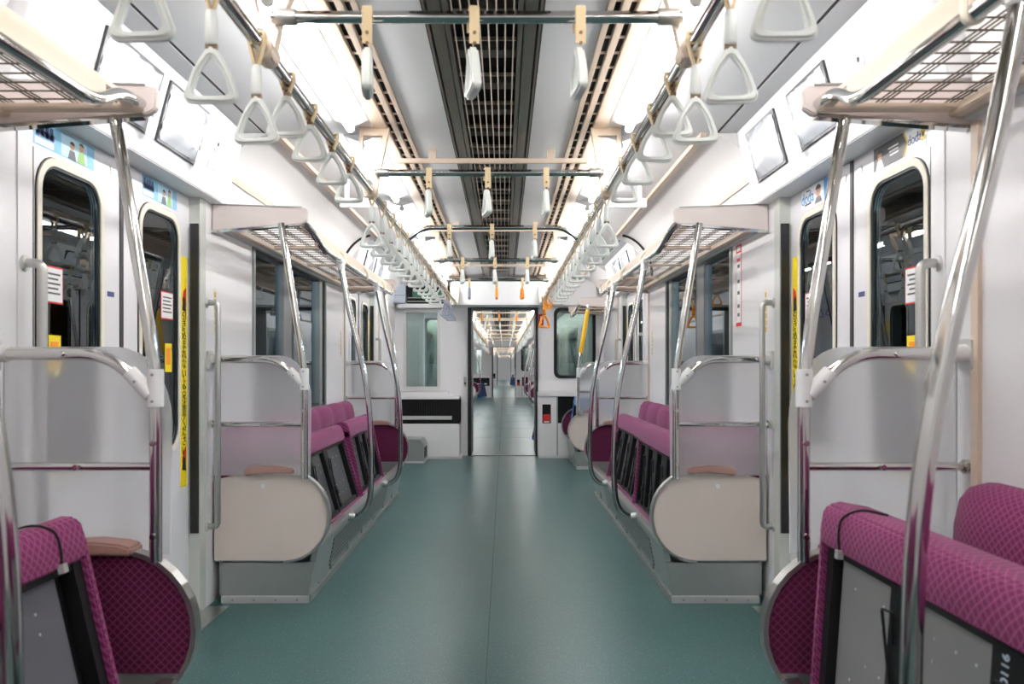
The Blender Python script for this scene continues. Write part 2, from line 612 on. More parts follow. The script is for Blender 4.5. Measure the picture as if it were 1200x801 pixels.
# beige corner strips and steel door posts
for s in (-1, 1):
    st, po, gk, pw = MB(), MB(), MB(), MB()
    for yy in (P1 - 0.075, P3 - 0.075):
        st.box(*sorted((s * 1.288, s * 1.301)), yy, yy + 0.032, 0.3, 1.74)
    for yy in (P4 + 0.045,):
        st.box(*sorted((s * 1.288, s * 1.301)), yy, yy + 0.032, 0.3, 1.74)
    for (d0, dc, d1) in DOORS:
        for ye, sg in ((d0, -1), (d1, 1)):
            a, b = sorted((ye, ye + sg * 0.072))
            (po if sg > 0 else pw).box(*sorted((s * 1.296, s * 1.39)), a, b, 0, 1.86)
            a, b = sorted((ye - sg * 0.001, ye - sg * 0.014))
            gk.box(*sorted((s * 1.30, s * 1.335)), a, b, 0.36, 1.74)
    struct('trim_%d' % k, st, 'beige', 'beige vertical strips on the %s wall at the bench ends' % SIDE[s], 'wall trim'); k += 1
    struct('trim_%d' % k, po, 'postpaint', 'brushed steel posts framing the %s doorways' % SIDE[s], 'door post'); k += 1
    struct('trim_%d' % k, pw, 'white', 'white posts at the nearer edges of the %s doorways' % SIDE[s], 'door post'); k += 1
    struct('trim_%d' % k, gk, 'black', 'black rubber finger guards on the %s door posts' % SIDE[s], 'door seal'); k += 1
    struct('trim_%d' % k, MB().box(*sorted((s * 1.20, s * 1.42)), DOORS[0][0] - 0.2, DOORS[0][2] + 0.1, 0.0, 0.004), 'steel',
           'steel threshold strip at the near %s doors' % SIDE[s], 'threshold'); k += 1
TRIM = k

# ------------------------------------------------------------------ doors
door_no = [1]


def leaf(s, ya, yb, meet, near, which):
    """One sliding door leaf; meet is the y of the edge where two leaves meet."""
    n = door_no[0]; door_no[0] += 1
    lab = 'white sliding door leaf, %s of the pair in the %s %s doorway' % (which, near, SIDE[s])
    d = thing('door_%d' % n, lab, 'door', (s * DP, (ya + yb) / 2, 0), kind='structure')
    x0, x1 = sorted((s * DP, s * (DP + 0.035)))
    if abs(yb - meet) < 1e-3:
        w0, w1 = yb - 0.535, yb - 0.165
    else:
        w0, w1 = ya + 0.165, ya + 0.525
    z0, z1 = 0.765, 1.728
    inner = rrect(w0, w1, z0, z1, 0.085)
    outer = rrect(ya, yb, 0.006, 1.858, 0.002)
    MB().frame(outer, inner, 'yz', x0, x1).build('leaf_panel', 'white_door', d)
    f0, f1 = sorted((s * (DP - 0.008), s * (DP + 0.03)))
    fr = MB().frame(rrect(w0 - 0.024, w1 + 0.024, z0 - 0.024, z1 + 0.024, 0.107), inner, 'yz', f0, f1).build('window_frame', 'cream', d)
    f0, f1 = sorted((s * (DP - 0.0095), s * (DP + 0.03)))
    MB().frame(rrect(w0 - 0.027, w1 + 0.027, z0 - 0.027, z1 + 0.027, 0.11), rrect(w0 - 0.022, w1 + 0.022, z0 - 0.022, z1 + 0.022, 0.105), 'yz', s * (DP - 0.004), s * (DP + 0.01)).build('rubber_seal', 'black', fr)
    MB().frame(rrect(w0 - 0.001, w1 + 0.001, z0 - 0.001, z1 + 0.001, 0.086), rrect(w0 + 0.008, w1 - 0.008, z0 + 0.008, z1 - 0.008, 0.078), 'yz', s * (DP - 0.004), s * (DP + 0.004)).build('glass_seal', 'black', fr)
    MB().prism(rrect(w0 - 0.002, w1 + 0.002, z0 - 0.002, z1 + 0.002, 0.086), 'yz', s * (DP + 0.004), s * (DP + 0.008)).build('pane', 'glass', d)
    e = 0.013
    g0, g1 = (meet - e, meet) if abs(yb - meet) < 1e-3 else (meet, meet + e)
    MB().box(*sorted((s * (DP - 0.004), s * (DP + 0.03))), g0, g1, 0.01, 1.856).build('meeting_gasket', 'black', d)
    # yellow caution strip beside the pocket edge
    xs = s * (DP - 0.0012)
    if which == 'farther':
        if abs(ya - meet) < 1e-3:
            s0, s1 = yb - 0.098, yb - 0.026
        else:
            s0, s1 = ya + 0.026, ya + 0.098
        st = MB().box(*sorted((xs, s * (DP + 0.001))), s0, s1, 0.575, 1.585).build('caution_sticker', 'yellow', d)
        st['label'] = 'narrow yellow caution strip with black vertical writing'
        yc = (s0 + s1) / 2
        for zz, nm in ((1.40, 'pictogram'), (0.70, 'pictogram')):
            p = MB()
            p.prism([(yc - 0.022, zz - 0.012), (yc + 0.022, zz - 0.03), (yc + 0.022, zz + 0.05), (yc - 0.004, zz + 0.035)], 'yz', xs, xs - s * 0.001)
            p.build(nm, 'red', st)
            MB().prism([(yc - 0.02, zz - 0.05), (yc + 0.02, zz - 0.055), (yc + 0.014, zz + 0.0), (yc - 0.012, zz + 0.01)], 'yz', xs, xs - s * 0.0016).build('pictogram_hand', 'ink', st)
        text('lettering', '\n'.join('引き込まれないよう'), 0.05, (xs - s * 0.001, yc, 1.155), wall_rot(s), 'ink', st, spacing=0.86)
        text('lettering', '\n'.join('ご注意ください'), 0.05, (xs - s * 0.001, yc, 0.86), wall_rot(s), 'ink', st, spacing=0.86)
    # small navy plate near the meeting edge
    if near == 'near' and which == 'nearer':
        MB().box(*sorted((xs, s * (DP + 0.001))), yb - 0.105, yb - 0.055, 1.352, 1.37).build('maker_plate', 'navyink', d)
    MB().box(*sorted((s * (DP - 0.003), s * (DP + 0.001))), meet + (0.055 if abs(ya - meet) < 1e-3 else -0.085), meet + (0.085 if abs(ya - meet) < 1e-3 else -0.055), 1.79, 1.82).build('lock_cover', 'steel', d)
    return d, (w0, w1)


def blue_ad(d, s, y0, y1, z0, z1):
    xs = s * (DP - 0.001)
    a = MB().box(*sorted((xs, s * (DP + 0.001))), y0, y1, z0, z1).build('advert_poster', 'sky', d)
    a['label'] = 'pale blue poster with lines of writing and two people'
    L = y1 - y0
    h = z1 - z0
    MB().box(*sorted((xs - s * 0.0004, xs)), y0 + 0.02 * L, y0 + 0.30 * L, z0 + 0.06 * h, z0 + 0.30 * h).build('printed_box', 'paper', a)
    b = MB()
    for i in range(4):
        b.box(*sorted((xs - s * 0.0005, xs)), y0 + (0.03 + 0.07 * i) * L, y0 + (0.085 + 0.07 * i) * L, z0 + 0.36 * h, z0 + (0.9 - 0.03 * (i % 2)) * h)
        b.box(*sorted((xs - s * 0.0005, xs)), y0 + (0.03 + 0.07 * i) * L, y0 + (0.10 + 0.07 * i) * L, z0 + 0.4 * h, z0 + 0.62 * h)
    b.build('printed_writing', 'navyink', a)
    MB().box(*sorted((xs - s * 0.0003, xs)), y0 + 0.42 * L, y0 + 0.86 * L, z0 + 0.04 * h, z0 + 0.94 * h).build('printed_backdrop', 'skylight', a)
    for (c, hh, mt) in ((0.60, 0.62, 'advdark'), (0.76, 0.74, 'green')):
        cy = y0 + c * L
        MB().prism([(cy - 0.07 * L, z0 + 0.03 * h), (cy + 0.07 * L, z0 + 0.03 * h), (cy + 0.04 * L, z0 + (hh - 0.22) * h), (cy - 0.04 * L, z0 + (hh - 0.22) * h)], 'yz', xs - s * 0.0008, xs).build('printed_person', mt, a)
        q = [(cy + 0.035 * L * math.cos(R(t)), z0 + (hh - 0.06) * h + 0.15 * h * math.sin(R(t))) for t in range(0, 360, 30)]
        MB().prism(q, 'yz', xs - s * 0.001, xs).build('printed_face', 'skin', a)
        q = [(cy + 0.04 * L * math.cos(R(t)), z0 + (hh + 0.02) * h + 0.13 * h * math.sin(R(t))) for t in range(-10, 200, 30)]
        MB().prism(q, 'yz', xs - s * 0.0013, xs).build('printed_hair', 'hair', a)


def dark_ad(d, s, y0, y1, z0, z1):
    xs = s * (DP - 0.001)
    L, h = y1 - y0, z1 - z0
    a = MB().box(*sorted((xs, s * (DP + 0.001))), y0, y1, z0, z1).build('advert_poster', 'paper', d)
    a['label'] = 'poster with a dark panel, portrait and navy lettering on white'
    # on this wall the viewer reads towards the camera, so writing begins at the far end
    MB().prism([(y1, z0), (y1, z1), (y0 + 0.42 * L, z1), (y0 + 0.34 * L, z0 + 0.5 * h), (y0 + 0.42 * L, z0)], 'yz', xs - s * 0.0004, xs).build('printed_panel', 'advdark', a)
    g = MB()
    for dx in (0.0,):
        g.prism([(y0 + 0.42 * L, z1), (y0 + 0.39 * L, z1), (y0 + 0.31 * L, z0 + 0.5 * h), (y0 + 0.39 * L, z0), (y0 + 0.42 * L, z0), (y0 + 0.34 * L, z0 + 0.5 * h)], 'yz', xs - s * 0.0006, xs)
    g.build('printed_edge', 'gold', a)
    cy = y1 - 0.13 * L
    MB().prism([(cy - 0.09 * L, z0), (cy + 0.09 * L, z0), (cy + 0.04 * L, z0 + 0.38 * h), (cy - 0.04 * L, z0 + 0.38 * h)], 'yz', xs - s * 0.0008, xs).build('printed_collar', 'paper', a)
    MB().prism([(cy + 0.042 * L * math.cos(R(t)), z0 + 0.56 * h + 0.2 * h * math.sin(R(t))) for t in range(0, 360, 30)], 'yz', xs - s * 0.001, xs).build('printed_face', 'skin', a)
    MB().prism([(cy + 0.05 * L * math.cos(R(t)), z0 + 0.66 * h + 0.2 * h * math.sin(R(t))) for t in range(0, 190, 30)], 'yz', xs - s * 0.0013, xs).build('printed_hair', 'hair', a)
    b = MB()
    for i, wd in enumerate((0.16, 0.18, 0.2)):
        b.box(*sorted((xs - s * 0.0008, xs)), y0 + 0.5 * L, y0 + (0.5 + wd) * L, z0 + (0.34 + 0.15 * i) * h, z0 + (0.40 + 0.15 * i) * h)
    b.build('printed_writing', 'inkwhite', a)
    text('lettering', 'doda', 0.044, (xs - s * 0.0006, y0 + 0.205 * L, z0 + 0.5 * h), wall_rot(s), 'navyink', a)
    x = MB()
    for sg in (-1, 1):
        x.bar((xs - s * 0.0008, y0 + 0.02 * L, z0 + (0.5 - sg * 0.2) * h), (xs - s * 0.0008, y0 + 0.085 * L, z0 + (0.5 + sg * 0.2) * h), 0.001, 0.012, (0, 0, 1))
    x.build('printed_cross', 'gold', a)


def doda_ad(d, s, y0, y1, z0, z1):
    xs = s * (DP - 0.001)
    L, h = y1 - y0, z1 - z0
    a = MB().box(*sorted((xs, s * (DP + 0.001))), y0, y1, z0, z1).build('advert_poster', 'paper', d)
    a['label'] = 'white poster with pale blue lettering and a face'
    text('lettering', 'doda', 0.072, (xs - s * 0.0006, y1 - 0.22 * L, z0 + 0.48 * h), wall_rot(s), 'doorblue', a)
    b = MB()
    b.box(*sorted((xs - s * 0.0006, xs)), y1 - 0.34 * L, y1 - 0.12 * L, z0 + 0.12 * h, z0 + 0.2 * h)
    b.box(*sorted((xs - s * 0.0006, xs)), y1 - 0.3 * L, y1 - 0.18 * L, z0 + 0.82 * h, z0 + 0.88 * h)
    b.build('printed_writing', 'ink', a)
    cy = y0 + 0.42 * L
    MB().prism([(cy - 0.12 * L, z0), (cy + 0.12 * L, z0), (cy + 0.06 * L, z0 + 0.3 * h), (cy - 0.06 * L, z0 + 0.3 * h)], 'yz', xs - s * 0.0008, xs).build('printed_collar', 'advdark', a)
    MB().prism([(cy + 0.07 * L * math.cos(R(t)), z0 + 0.55 * h + 0.26 * h * math.sin(R(t))) for t in range(0, 360, 30)], 'yz', xs - s * 0.001, xs).build('printed_face', 'skin', a)
    MB().prism([(cy + 0.085 * L * math.cos(R(t)), z0 + 0.68 * h + 0.24 * h * math.sin(R(t))) for t in range(0, 190, 30)], 'yz', xs - s * 0.0013, xs).build('printed_hair', 'hair', a)
    MB().box(*sorted((xs - s * 0.0005, xs)), y0, y0 + 0.24 * L, z0, z1).build('printed_band', 'doorblue', a)


for s in (-1, 1):
    for i, (d0, dc, d1) in enumerate(DOORS):
        nm = ('near', 'far')[i]
        da, wa = leaf(s, d0, dc, dc, nm, 'nearer')
        db, wb = leaf(s, dc, d1, dc, nm, 'farther')
        if i == 0 and s < 0:
            blue_ad(da, s, 2.49, 2.86, 1.772, 1.852)
            blue_ad(db, s, 3.24, 3.58, 1.772, 1.852)
        if i == 0 and s > 0:
            dark_ad(da, s, 2.52, 2.88, 1.772, 1.852)
            doda_ad(db, s, 3.25, 3.58, 1.772, 1.852)
        if i == 0:
            for dd, yy in ((da, wa[0] + 0.075), (db, wb[0] + 0.26)):
                xs = s * (DP + 0.0025)
                nt = MB().box(*sorted((xs, xs + s * 0.001)), yy - 0.062, yy + 0.062, 1.30, 1.415).build('notice_reflection', 'red', dd)  # sign reflected in the glass, built as a solid coloured patch
                nt['label'] = 'reflected white notice with red border, built as a patch on the glass'
                MB().box(*sorted((xs - s * 0.0006, xs)), yy - 0.058, yy + 0.058, 1.305, 1.410).build('notice_face', 'paper', nt)
                tx = MB()
                for q in range(5):
                    tx.box(*sorted((xs - s * 0.001, xs)), yy - 0.045, yy + 0.045 - 0.012 * (q % 2), 1.328 + 0.015 * q, 1.334 + 0.015 * q)
                tx.build('notice_writing', 'greyblock', nt)
                og = MB().box(*sorted((xs, xs + s * 0.001)), yy - 0.02, yy + 0.05, 1.08, 1.20).build('orange_reflection', 'yellow', dd)  # orange reflection in the glass, likewise modelled as a flat patch
                MB().box(*sorted((xs - s * 0.0006, xs)), yy - 0.01, yy + 0.035, 1.11, 1.18).build('reflected_patch', 'orange', og)

# ------------------------------------------------------------------ side windows of the bench section
wn = 1
for s in (-1, 1):
    (y0, y1) = WINS[0]
    w = thing('window_%d' % wn, 'dark side window behind the %s bench, two panes with a grey mullion' % SIDE[s], 'window', (s * W, (y0 + y1) / 2, WZ0), kind='structure'); wn += 1
    a, b = sorted((s * (W - 0.012), s * (W + 0.05)))
    outer, inner = rrect(y0, y1, WZ0, WZ1, 0.01), rrect(y0 + 0.028, y1 - 0.028, WZ0 + 0.028, WZ1 - 0.028, 0.008)
    MB().frame(outer, inner, 'yz', a, b).build('window_frame', 'steelpaint', w)
    MB().frame(rrect(y0 + 0.026, y1 - 0.026, WZ0 + 0.026, WZ1 - 0.026, 0.01), rrect(y0 + 0.045, y1 - 0.045, WZ0 + 0.045, WZ1 - 0.045, 0.008), 'yz', s * (W + 0.0), s * (W + 0.03)).build('rubber_seal', 'black', w)
    m0 = y0 + 0.62
    mm = MB().box(*sorted((s * (W - 0.006), s * (W + 0.05))), m0, m0 + 0.20, WZ0 + 0.02, WZ1 - 0.02)
    mm.build('mullion', 'gasket', w, bevel=0.006)
    MB().box(*sorted((s * (W - 0.003), s * (W + 0.045))), m0 + 0.2, m0 + 0.235, WZ0 + 0.03, WZ1 - 0.03).build('sliding_seal', 'black', w)
    MB().box(*sorted((s * (W - 0.004), s * (W + 0.045))), y1 - 0.20, y1 - 0.10, WZ0 + 0.03, WZ1 - 0.03).build('guide_rail', 'steelpaint', w, bevel=0.004)
    MB().box(*sorted((s * (W + 0.020), s * (W + 0.024))), y0 + 0.03, m0 + 0.05, WZ0 + 0.03, WZ1 - 0.03).build('pane', 'glass', w)
    MB().box(*sorted((s * (W + 0.026), s * (W + 0.030))), m0 + 0.15, y1 - 0.03, WZ0 + 0.03, WZ1 - 0.03).build('pane', 'glass', w)

# ------------------------------------------------------------------ ceiling: air grille, slot diffusers, lights
g = thing('ceiling_grille', 'dark air-conditioning grille of long thin rods down the ceiling middle', 'ceiling vent', (0, 4, ZC - 0.02))
MB().box(-0.184, 0.184, YBACK, YEND - 0.4, ZC + 0.07, ZC + 0.085).build('backing', 'void', g)
ch = MB()
for s in (-1, 1):
    MB().box(*sorted((s * 0.180, s * 0.189)), YBACK, YEND - 0.4, ZC - 0.004, ZC + 0.02).build('black_strip', 'black', g)  # black line along the outer edge of the side channel
    ch.box(*sorted((s * 0.175, s * 0.181)), YBACK, YEND - 0.4, ZC - 0.022, ZC + 0.07)
    ch.box(*sorted((s * 0.128, s * 0.168)), YBACK, YEND - 0.4, ZC - 0.012, ZC + 0.02)
    ch.box(*sorted((s * 0.108, s * 0.124)), YBACK, YEND - 0.4, ZC - 0.016, ZC + 0.02)
ch.build('side_channel', 'bronze', g)


def repeat(first, n, dy):
    for q in range(1, n):
        c = first.copy()
        COL.objects.link(c)
        c.parent = first.parent
        c.location = first.location + Vector((0, dy * q, 0))


yy = YBACK + 0.1
NB = int((YEND - 0.6 - yy) / 0.34)
repeat(MB().box(-0.105, 0.105, yy, yy + 0.075, ZC + 0.02, ZC + 0.06).build('baffle', 'greyblock', g), NB, 0.34)
repeat(MB().box(-0.105, 0.105, yy + 0.2, yy + 0.208, ZC + 0.0, ZC + 0.012).build('cross_bar', 'rod', g), NB, 0.34)
for i in range(8):
    x = -0.095 + 0.19 * i / 7
    MB().tube([(x, YBACK, ZC - 0.012), (x, YEND - 0.4, ZC - 0.012)], 0.0027, 6).build('rod', 'rod', g)

for s in (-1, 1):
    d = thing('slot_diffuser', 'beige slotted air diffuser beside the %s row of ceiling lights' % SIDE[s], 'ceiling vent', (s * 0.445, 4, ZC - 0.02), group='slotted air diffusers')
    MB().box(*sorted((s * 0.375, s * 0.515)), YBACK, YEND - 0.4, ZC + 0.012, ZC + 0.035).build('backing', 'void', d)
    fr = MB()
    for a, b in ((0.377, 0.400), (0.421, 0.448), (0.469, 0.533)):
        fr.box(*sorted((s * a, s * b)), YBACK, YEND - 0.4, ZC - 0.007, ZC + 0.012)
    fr.build('frame', 'beige', d, bevel=0.003)
    yy = YBACK + 0.05
    repeat(MB().box(*sorted((s * 0.395, s * 0.475)), yy, yy + 0.011, ZC - 0.002, ZC + 0.004).build('cross_bar', 'beige', d), int((YEND - 0.5 - yy) / 0.14), 0.14)


def ceiling_light(s, y0, length, label, x=0.615, z=ZC):
    t = thing('ceiling_light', label, 'ceiling light', (s * x, y0 + length / 2, z), group='fluorescent ceiling lights')
    ya, yb = y0 - 0.028, y0 + length + 0.028
    prof = [(-0.078, z + 0.002), (-0.078, z - 0.004), (-0.016, z - 0.030), (0.016, z - 0.030), (0.078, z - 0.004), (0.078, z + 0.002)]
    MB().prism([(s * x + u, v) for u, v in prof], 'xz', ya, yb).build('reflector', 'lintel', t)
    MB().tube([(s * x, y0, z - 0.047), (s * x, y0 + length, z - 0.047)], 0.0165, 12).build('tube_lamp', 'tube', t)
    for ye, sg in ((y0, -1), (y0 + length, 1)):
        MB().tube([(s * x, ye, z - 0.047), (s * x, ye + sg * 0.022, z - 0.047)], 0.018, 12).build('lamp_holder', 'plastic', t, bevel=0.003)
    return t


vis = 0
for kk in range(-4, 4):
    y0 = 3.97 + kk * LP
    ln = LL if kk < 3 else 1.10
    if y0 > 0.5:
        vis += 1
    for s in (-1, 1):
        lab = ('white strip light on the %s of the ceiling, %s from the front of the picture' % (SIDE[s], ORD[vis - 1])) if vis else \
            ('white strip light on the %s of the ceiling behind the viewpoint' % SIDE[s])
        ceiling_light(s, y0, ln, lab)

# ------------------------------------------------------------------ overhead rails and their brackets
RX, RZ = 0.505, 1.85
RODS = [1.96, 3.55, 6.46, 7.94]
BENT = 4.92
for s in (-1, 1):
    t = thing('ceiling_rail', 'long chrome overhead rail carrying the %s row of straps' % SIDE[s], 'handrail', (s * RX, 4, RZ), group='overhead rails along the car')
    MB().tube([(s * RX, YBACK + 0.1, RZ), (s * RX, YEND - 0.3, RZ)], 0.0165, 12).build('rail', 'chrome', t)
    for yy in [0.4] + RODS + [9.75]:
        o_ = [(s * 0.485, 1.83), (s * 0.472, 1.93), (s * 0.462, ZC), (s * 0.60, ZC), (s * 0.578, 2.0), (s * 0.535, 1.83)]
        i_ = [(s * 0.503, 1.96), (s * 0.494, 1.99), (s * 0.488, 2.15), (s * 0.576, 2.15), (s * 0.560, 2.02), (s * 0.535, 1.96)]
        bm_ = MB().frame(o_, i_, 'xz', yy + 0.01, yy + 0.042)
        bm_.v = [(x, y + max(0.0, z - 1.9) * 0.85, z) for x, y, z in bm_.v]
        br = bm_.build('bracket', 'beige', t)
        MB().tube([(s * RX, yy - 0.012, RZ), (s * RX, yy + 0.066, RZ)], 0.026, 12).build('collar', 'beige', br, bevel=0.003)
        MB().tube([(s * 0.515, yy + 0.004, 1.885), (s * 0.515, yy + 0.052, 1.885)], 0.016, 10).build('bolt', 'chrome', br)

for i, yy in enumerate(RODS):
    t = thing('cross_rail', 'chrome rail across the aisle under the ceiling, %s from the front' % ORD[i if i < 2 else i + 1], 'handrail', (0, yy, 1.935), group='cross rails over the aisle')
    MB().tube([(-0.49, yy + 0.027, 1.935), (0.49, yy + 0.027, 1.935)], 0.0145, 12).build('rail', 'chrome', t)
    for s in (-1, 1):
        MB().tube([(s * 0.43, yy + 0.027, 1.935), (s * 0.482, yy + 0.027, 1.935)], 0.0195, 12).build('end_sleeve', 'steel', t, bevel=0.003)
t = thing('cross_rail', 'chrome rail across the aisle with both ends bent down to the side rails', 'handrail', (0, BENT, 1.92), group='cross rails over the aisle')
MB().tube(fillet([(-RX, BENT, RZ + 0.005), (-0.41, BENT, 1.925), (0.41, BENT, 1.925), (RX, BENT, RZ + 0.005)], 0.05), 0.0145, 12).build('rail', 'chrome', t)
for i, yy in enumerate((4.19, 6.3, 8.5)):
    t = thing('advert_rail', 'beige flat rail for hanging adverts across the ceiling, %s from the front' % ORD[i], 'advert rail', (0, yy, 2.14), group='advert rails')
    MB().box(-0.485, 0.485, yy, yy + 0.02, 2.128, 2.152).build('rail', 'beige', t, bevel=0.003)
    for x in (-0.30, 0.30):
        MB().box(x - 0.02, x + 0.02, yy + 0.004, yy + 0.03, 2.14, ZC).build('hanger', 'beige', t)
for s in (-1, 1):
    t = thing('advert_holder', 'white narrow advert holder under the %s ceiling panel' % SIDE[s], 'advert holder', (s * 0.79, 4.87, 2.04), group='white advert holders')
    MB().box(*sorted((s * 0.66, s * 0.90)), 4.87, 4.90, 2.035, 2.09).build('clip_bar', 'lintel', t, bevel=0.004)
    for x in (0.70, 0.86):
        MB().box(*sorted((s * (x - 0.012), s * (x + 0.012))), 4.878, 4.895, 2.085, ZC).build('hanger', 'lintel', t)

# ------------------------------------------------------------------ hanging straps


def tri_path(w, h, r, vo=0.0, n=5):
    """Rounded triangle in (u, v); apex at v = vo, base at v = vo - h; sides bowed a little."""
    pts = [(-w / 2, vo - h), (w / 2, vo - h), (0.0, vo)]
    rad = [r, r, r * 0.7]
    out = []
    for i in range(3):
        b = Vector(pts[i]); a = Vector(pts[i - 1]); c = Vector(pts[(i + 1) % 3])
        d1, d2 = (a - b).normalized(), (c - b).normalized()
        p, q = b + d1 * rad[i] * 1.5, b + d2 * rad[i] * 1.5
        arc = [(1 - t) ** 2 * p + 2 * t * (1 - t) * b + t * t * q for t in [kq / n for kq in range(n + 1)]]
        out += arc
        a2, b2 = q, None
        nb = Vector(pts[(i + 1) % 3]) - d2 * rad[(i + 1) % 3] * 1.5
        for t in (0.25, 0.5, 0.75):
            m = q + (nb - q) * t
            nrm = Vector((d2.y, -d2.x))
            out.append(m + nrm * (0.0035 if i else 0.0) * math.sin(PI * t))
    return out


def make_strap(kind, ring_m, label, group):
    """kind: long (over seats), short (at the doors), cross (on the cross rails, seen edge on)."""
    t = thing('hand_strap', label, 'hanging strap', (0, 0, 0), group=group)
    ringtop = {'long': -0.122, 'short': -0.033, 'cross': -0.070}[kind]
    cross = kind == 'cross'
    od, idn = (0.0125, 0.0) if cross else (0.0095, 0.0)
    outer = tri_path(0.128, 0.126, 0.024, ringtop + 0.010)
    inner = tri_path(0.083, 0.083, 0.016, ringtop - 0.018)
    ring = MB().frame(outer, inner, 'yz' if cross else 'xz', -od, od).build('grip_ring', ring_m, t, local=True, bevel=0.0055, segs=3)
    def pt(u, w, v):
        return (w, u, v) if cross else (u, w, v)
    if kind == 'long':
        sl = MB().tube([(0, 0, ringtop - 0.002), (0, 0, ringtop + 0.004), (0, 0, ringtop + 0.06), (0, 0, ringtop + 0.066)], [0.010, 0.0135, 0.011, 0.009], 10)
        sl.build('sleeve', ring_m, t, local=True)
        MB().box(-0.011, 0.011, -0.005, 0.005, ringtop - 0.010, ringtop).build('buckle', 'belt_dark', t, local=True)
        vtop = ringtop + 0.066
    else:
        vtop = ringtop + 0.004
    b = MB()
    if kind == 'cross':
        b.box(-0.012, 0.012, -0.022, -0.0175, ringtop + 0.0, 0.016)
        b.box(-0.011, 0.011, 0.0175, 0.022, -0.03, 0.016)
        b.box(-0.011, 0.011, -0.022, 0.022, 0.014, 0.019)
        b.bar((0, 0.02, -0.03), (0, -0.012, -0.062), 0.022, 0.004, (0, 1, 1))
        b.build('belt', 'belt', t, local=True)
        for zz in (-0.045, -0.07):
            MB().tube([(0, -0.0215, zz), (0, -0.0245, zz)], 0.0045, 8).build('rivet', 'belt_dark', t, local=True)
    else:
        vj = vtop + (0.012 if kind == 'long' else 0.0)
        for sg in (-1, 1):
            b.bar((sg * 0.003, 0, vj - 0.012), (sg * 0.019, 0, 0.004), 0.005, 0.018, (0, 1, 0))
        b.box(-0.021, 0.021, -0.009, 0.009, 0.0165, 0.0205)
        for sg in (-1, 1):
            b.bar((sg * 0.0195, 0, 0.002), (sg * 0.0185, 0, 0.018), 0.005, 0.018, (0, 1, 0))
        b.build('belt', 'belt', t, local=True)
        if kind == 'short':
            c = MB()
            for q in range(3):
                c.box(-0.006 - 0.003 * (q % 2), 0.006 + 0.003 * ((q + 1) % 2), -0.01, 0.01, ringtop - 0.008 + 0.013 * q, ringtop + 0.001 + 0.013 * q)
            c.build('buckle', 'belt_dark', t, local=True)
    return t


PROTO = {}


def strap(kind, ring_m, loc, label, group, rz=0.0):
    key = (kind, ring_m)
    if key not in PROTO:
        o = PROTO[key] = make_strap(kind, ring_m, label, group)
    else:
        o = copy_tree(PROTO[key])
        tag(o, label, 'hanging strap', group)
    o.location = loc
    o.rotation_euler = (0, 0, rz)
    return o


LONG1 = [1.01, 1.31, 1.62, 1.915]
SHORT1 = [2.18, 2.44, 2.75, 3.05]
LONG2 = [3.58 + 0.297 * i for i in range(12)]
SHORT2 = [7.15, 7.43]
for s in (-1, 1):
    gname = 'white straps on the %s rail' % SIDE[s]
    jit = lambda: random.uniform(-0.10, 0.10)
    for i, yy in enumerate(LONG1):
        strap('long', 'strap', (s * RX, yy, RZ), 'white triangular strap with white sleeve over the near %s seats, %s from the front' % (SIDE[s], ORD[i]), gname, jit())
    for i, yy in enumerate(SHORT1):
        strap('short', 'strap', (s * RX, yy, RZ), 'short white triangular strap by the near %s doors, %s from the front' % (SIDE[s], ORD[i]), gname, jit())
    for i, yy in enumerate(LONG2):
        strap('long', 'strap', (s * RX, yy, RZ), 'white triangular strap over the long %s bench, %s from the front' % (SIDE[s], ORD[i]), gname, jit())
    for i, yy in enumerate(SHORT2):
        strap('short', 'strap', (s * RX, yy, RZ), 'short white strap by the far %s doors, %s from the front' % (SIDE[s], ORD[i]), gname, jit())
for i, yy in enumerate((8.0, 8.3, 8.6, 8.9)):
    strap('long', 'wrapgrey', (-RX, yy, RZ - 0.02), 'grey wrapped strap near the end of the left rail, %s from the front' % ORD[i], 'grey wrapped straps', 0.1 * i)
for i, yy in enumerate((8.1, 8.45, 8.8)):
    strap('short', 'orange', (RX, yy, RZ), 'small orange strap on the right rail by the far doors, %s from the front' % ORD[i], 'orange straps', 0.4 * i)
o = strap('long', 'orange', (RX, 9.15, RZ), 'large orange strap hanging lowest on the right rail near the end wall', 'orange straps', 0.6)
o.scale = (1.5, 1.5, 1.35)
for j, yy in enumerate(RODS[:3] + [BENT]):
    zz = 1.925 if yy == BENT else 1.935
    yo = 0 if yy == BENT else 0.027
    nm = 'bent cross rail' if yy == BENT else '%s cross rail' % ORD[(0, 1, 3)[j]]
    for x, pos in ((-0.262, 'left'), (-0.01, 'middle'), (0.243, 'right')):
        strap('cross', 'strap', (x, yy + yo, zz), 'white strap seen edge-on, %s of three on the %s' % (pos, nm), 'white straps on the cross rails', {'left': 0.16, 'middle': 0.2, 'right': 0.12}[pos] + random.uniform(-0.08, 0.08))
for x, pos, m_ in ((-0.27, 'left', 'wrapgrey'), (-0.008, 'middle', 'orange'), (0.236, 'right', 'orange')):
    strap('cross', m_, (x, RODS[3] + 0.027, 1.935), '%s strap on the cross rail before the end wall, %s of three' % ('grey wrapped' if m_ == 'wrapgrey' else 'orange', pos), 'straps before the end wall', 0.2 if pos == 'right' else 0)

# ------------------------------------------------------------------ luggage racks


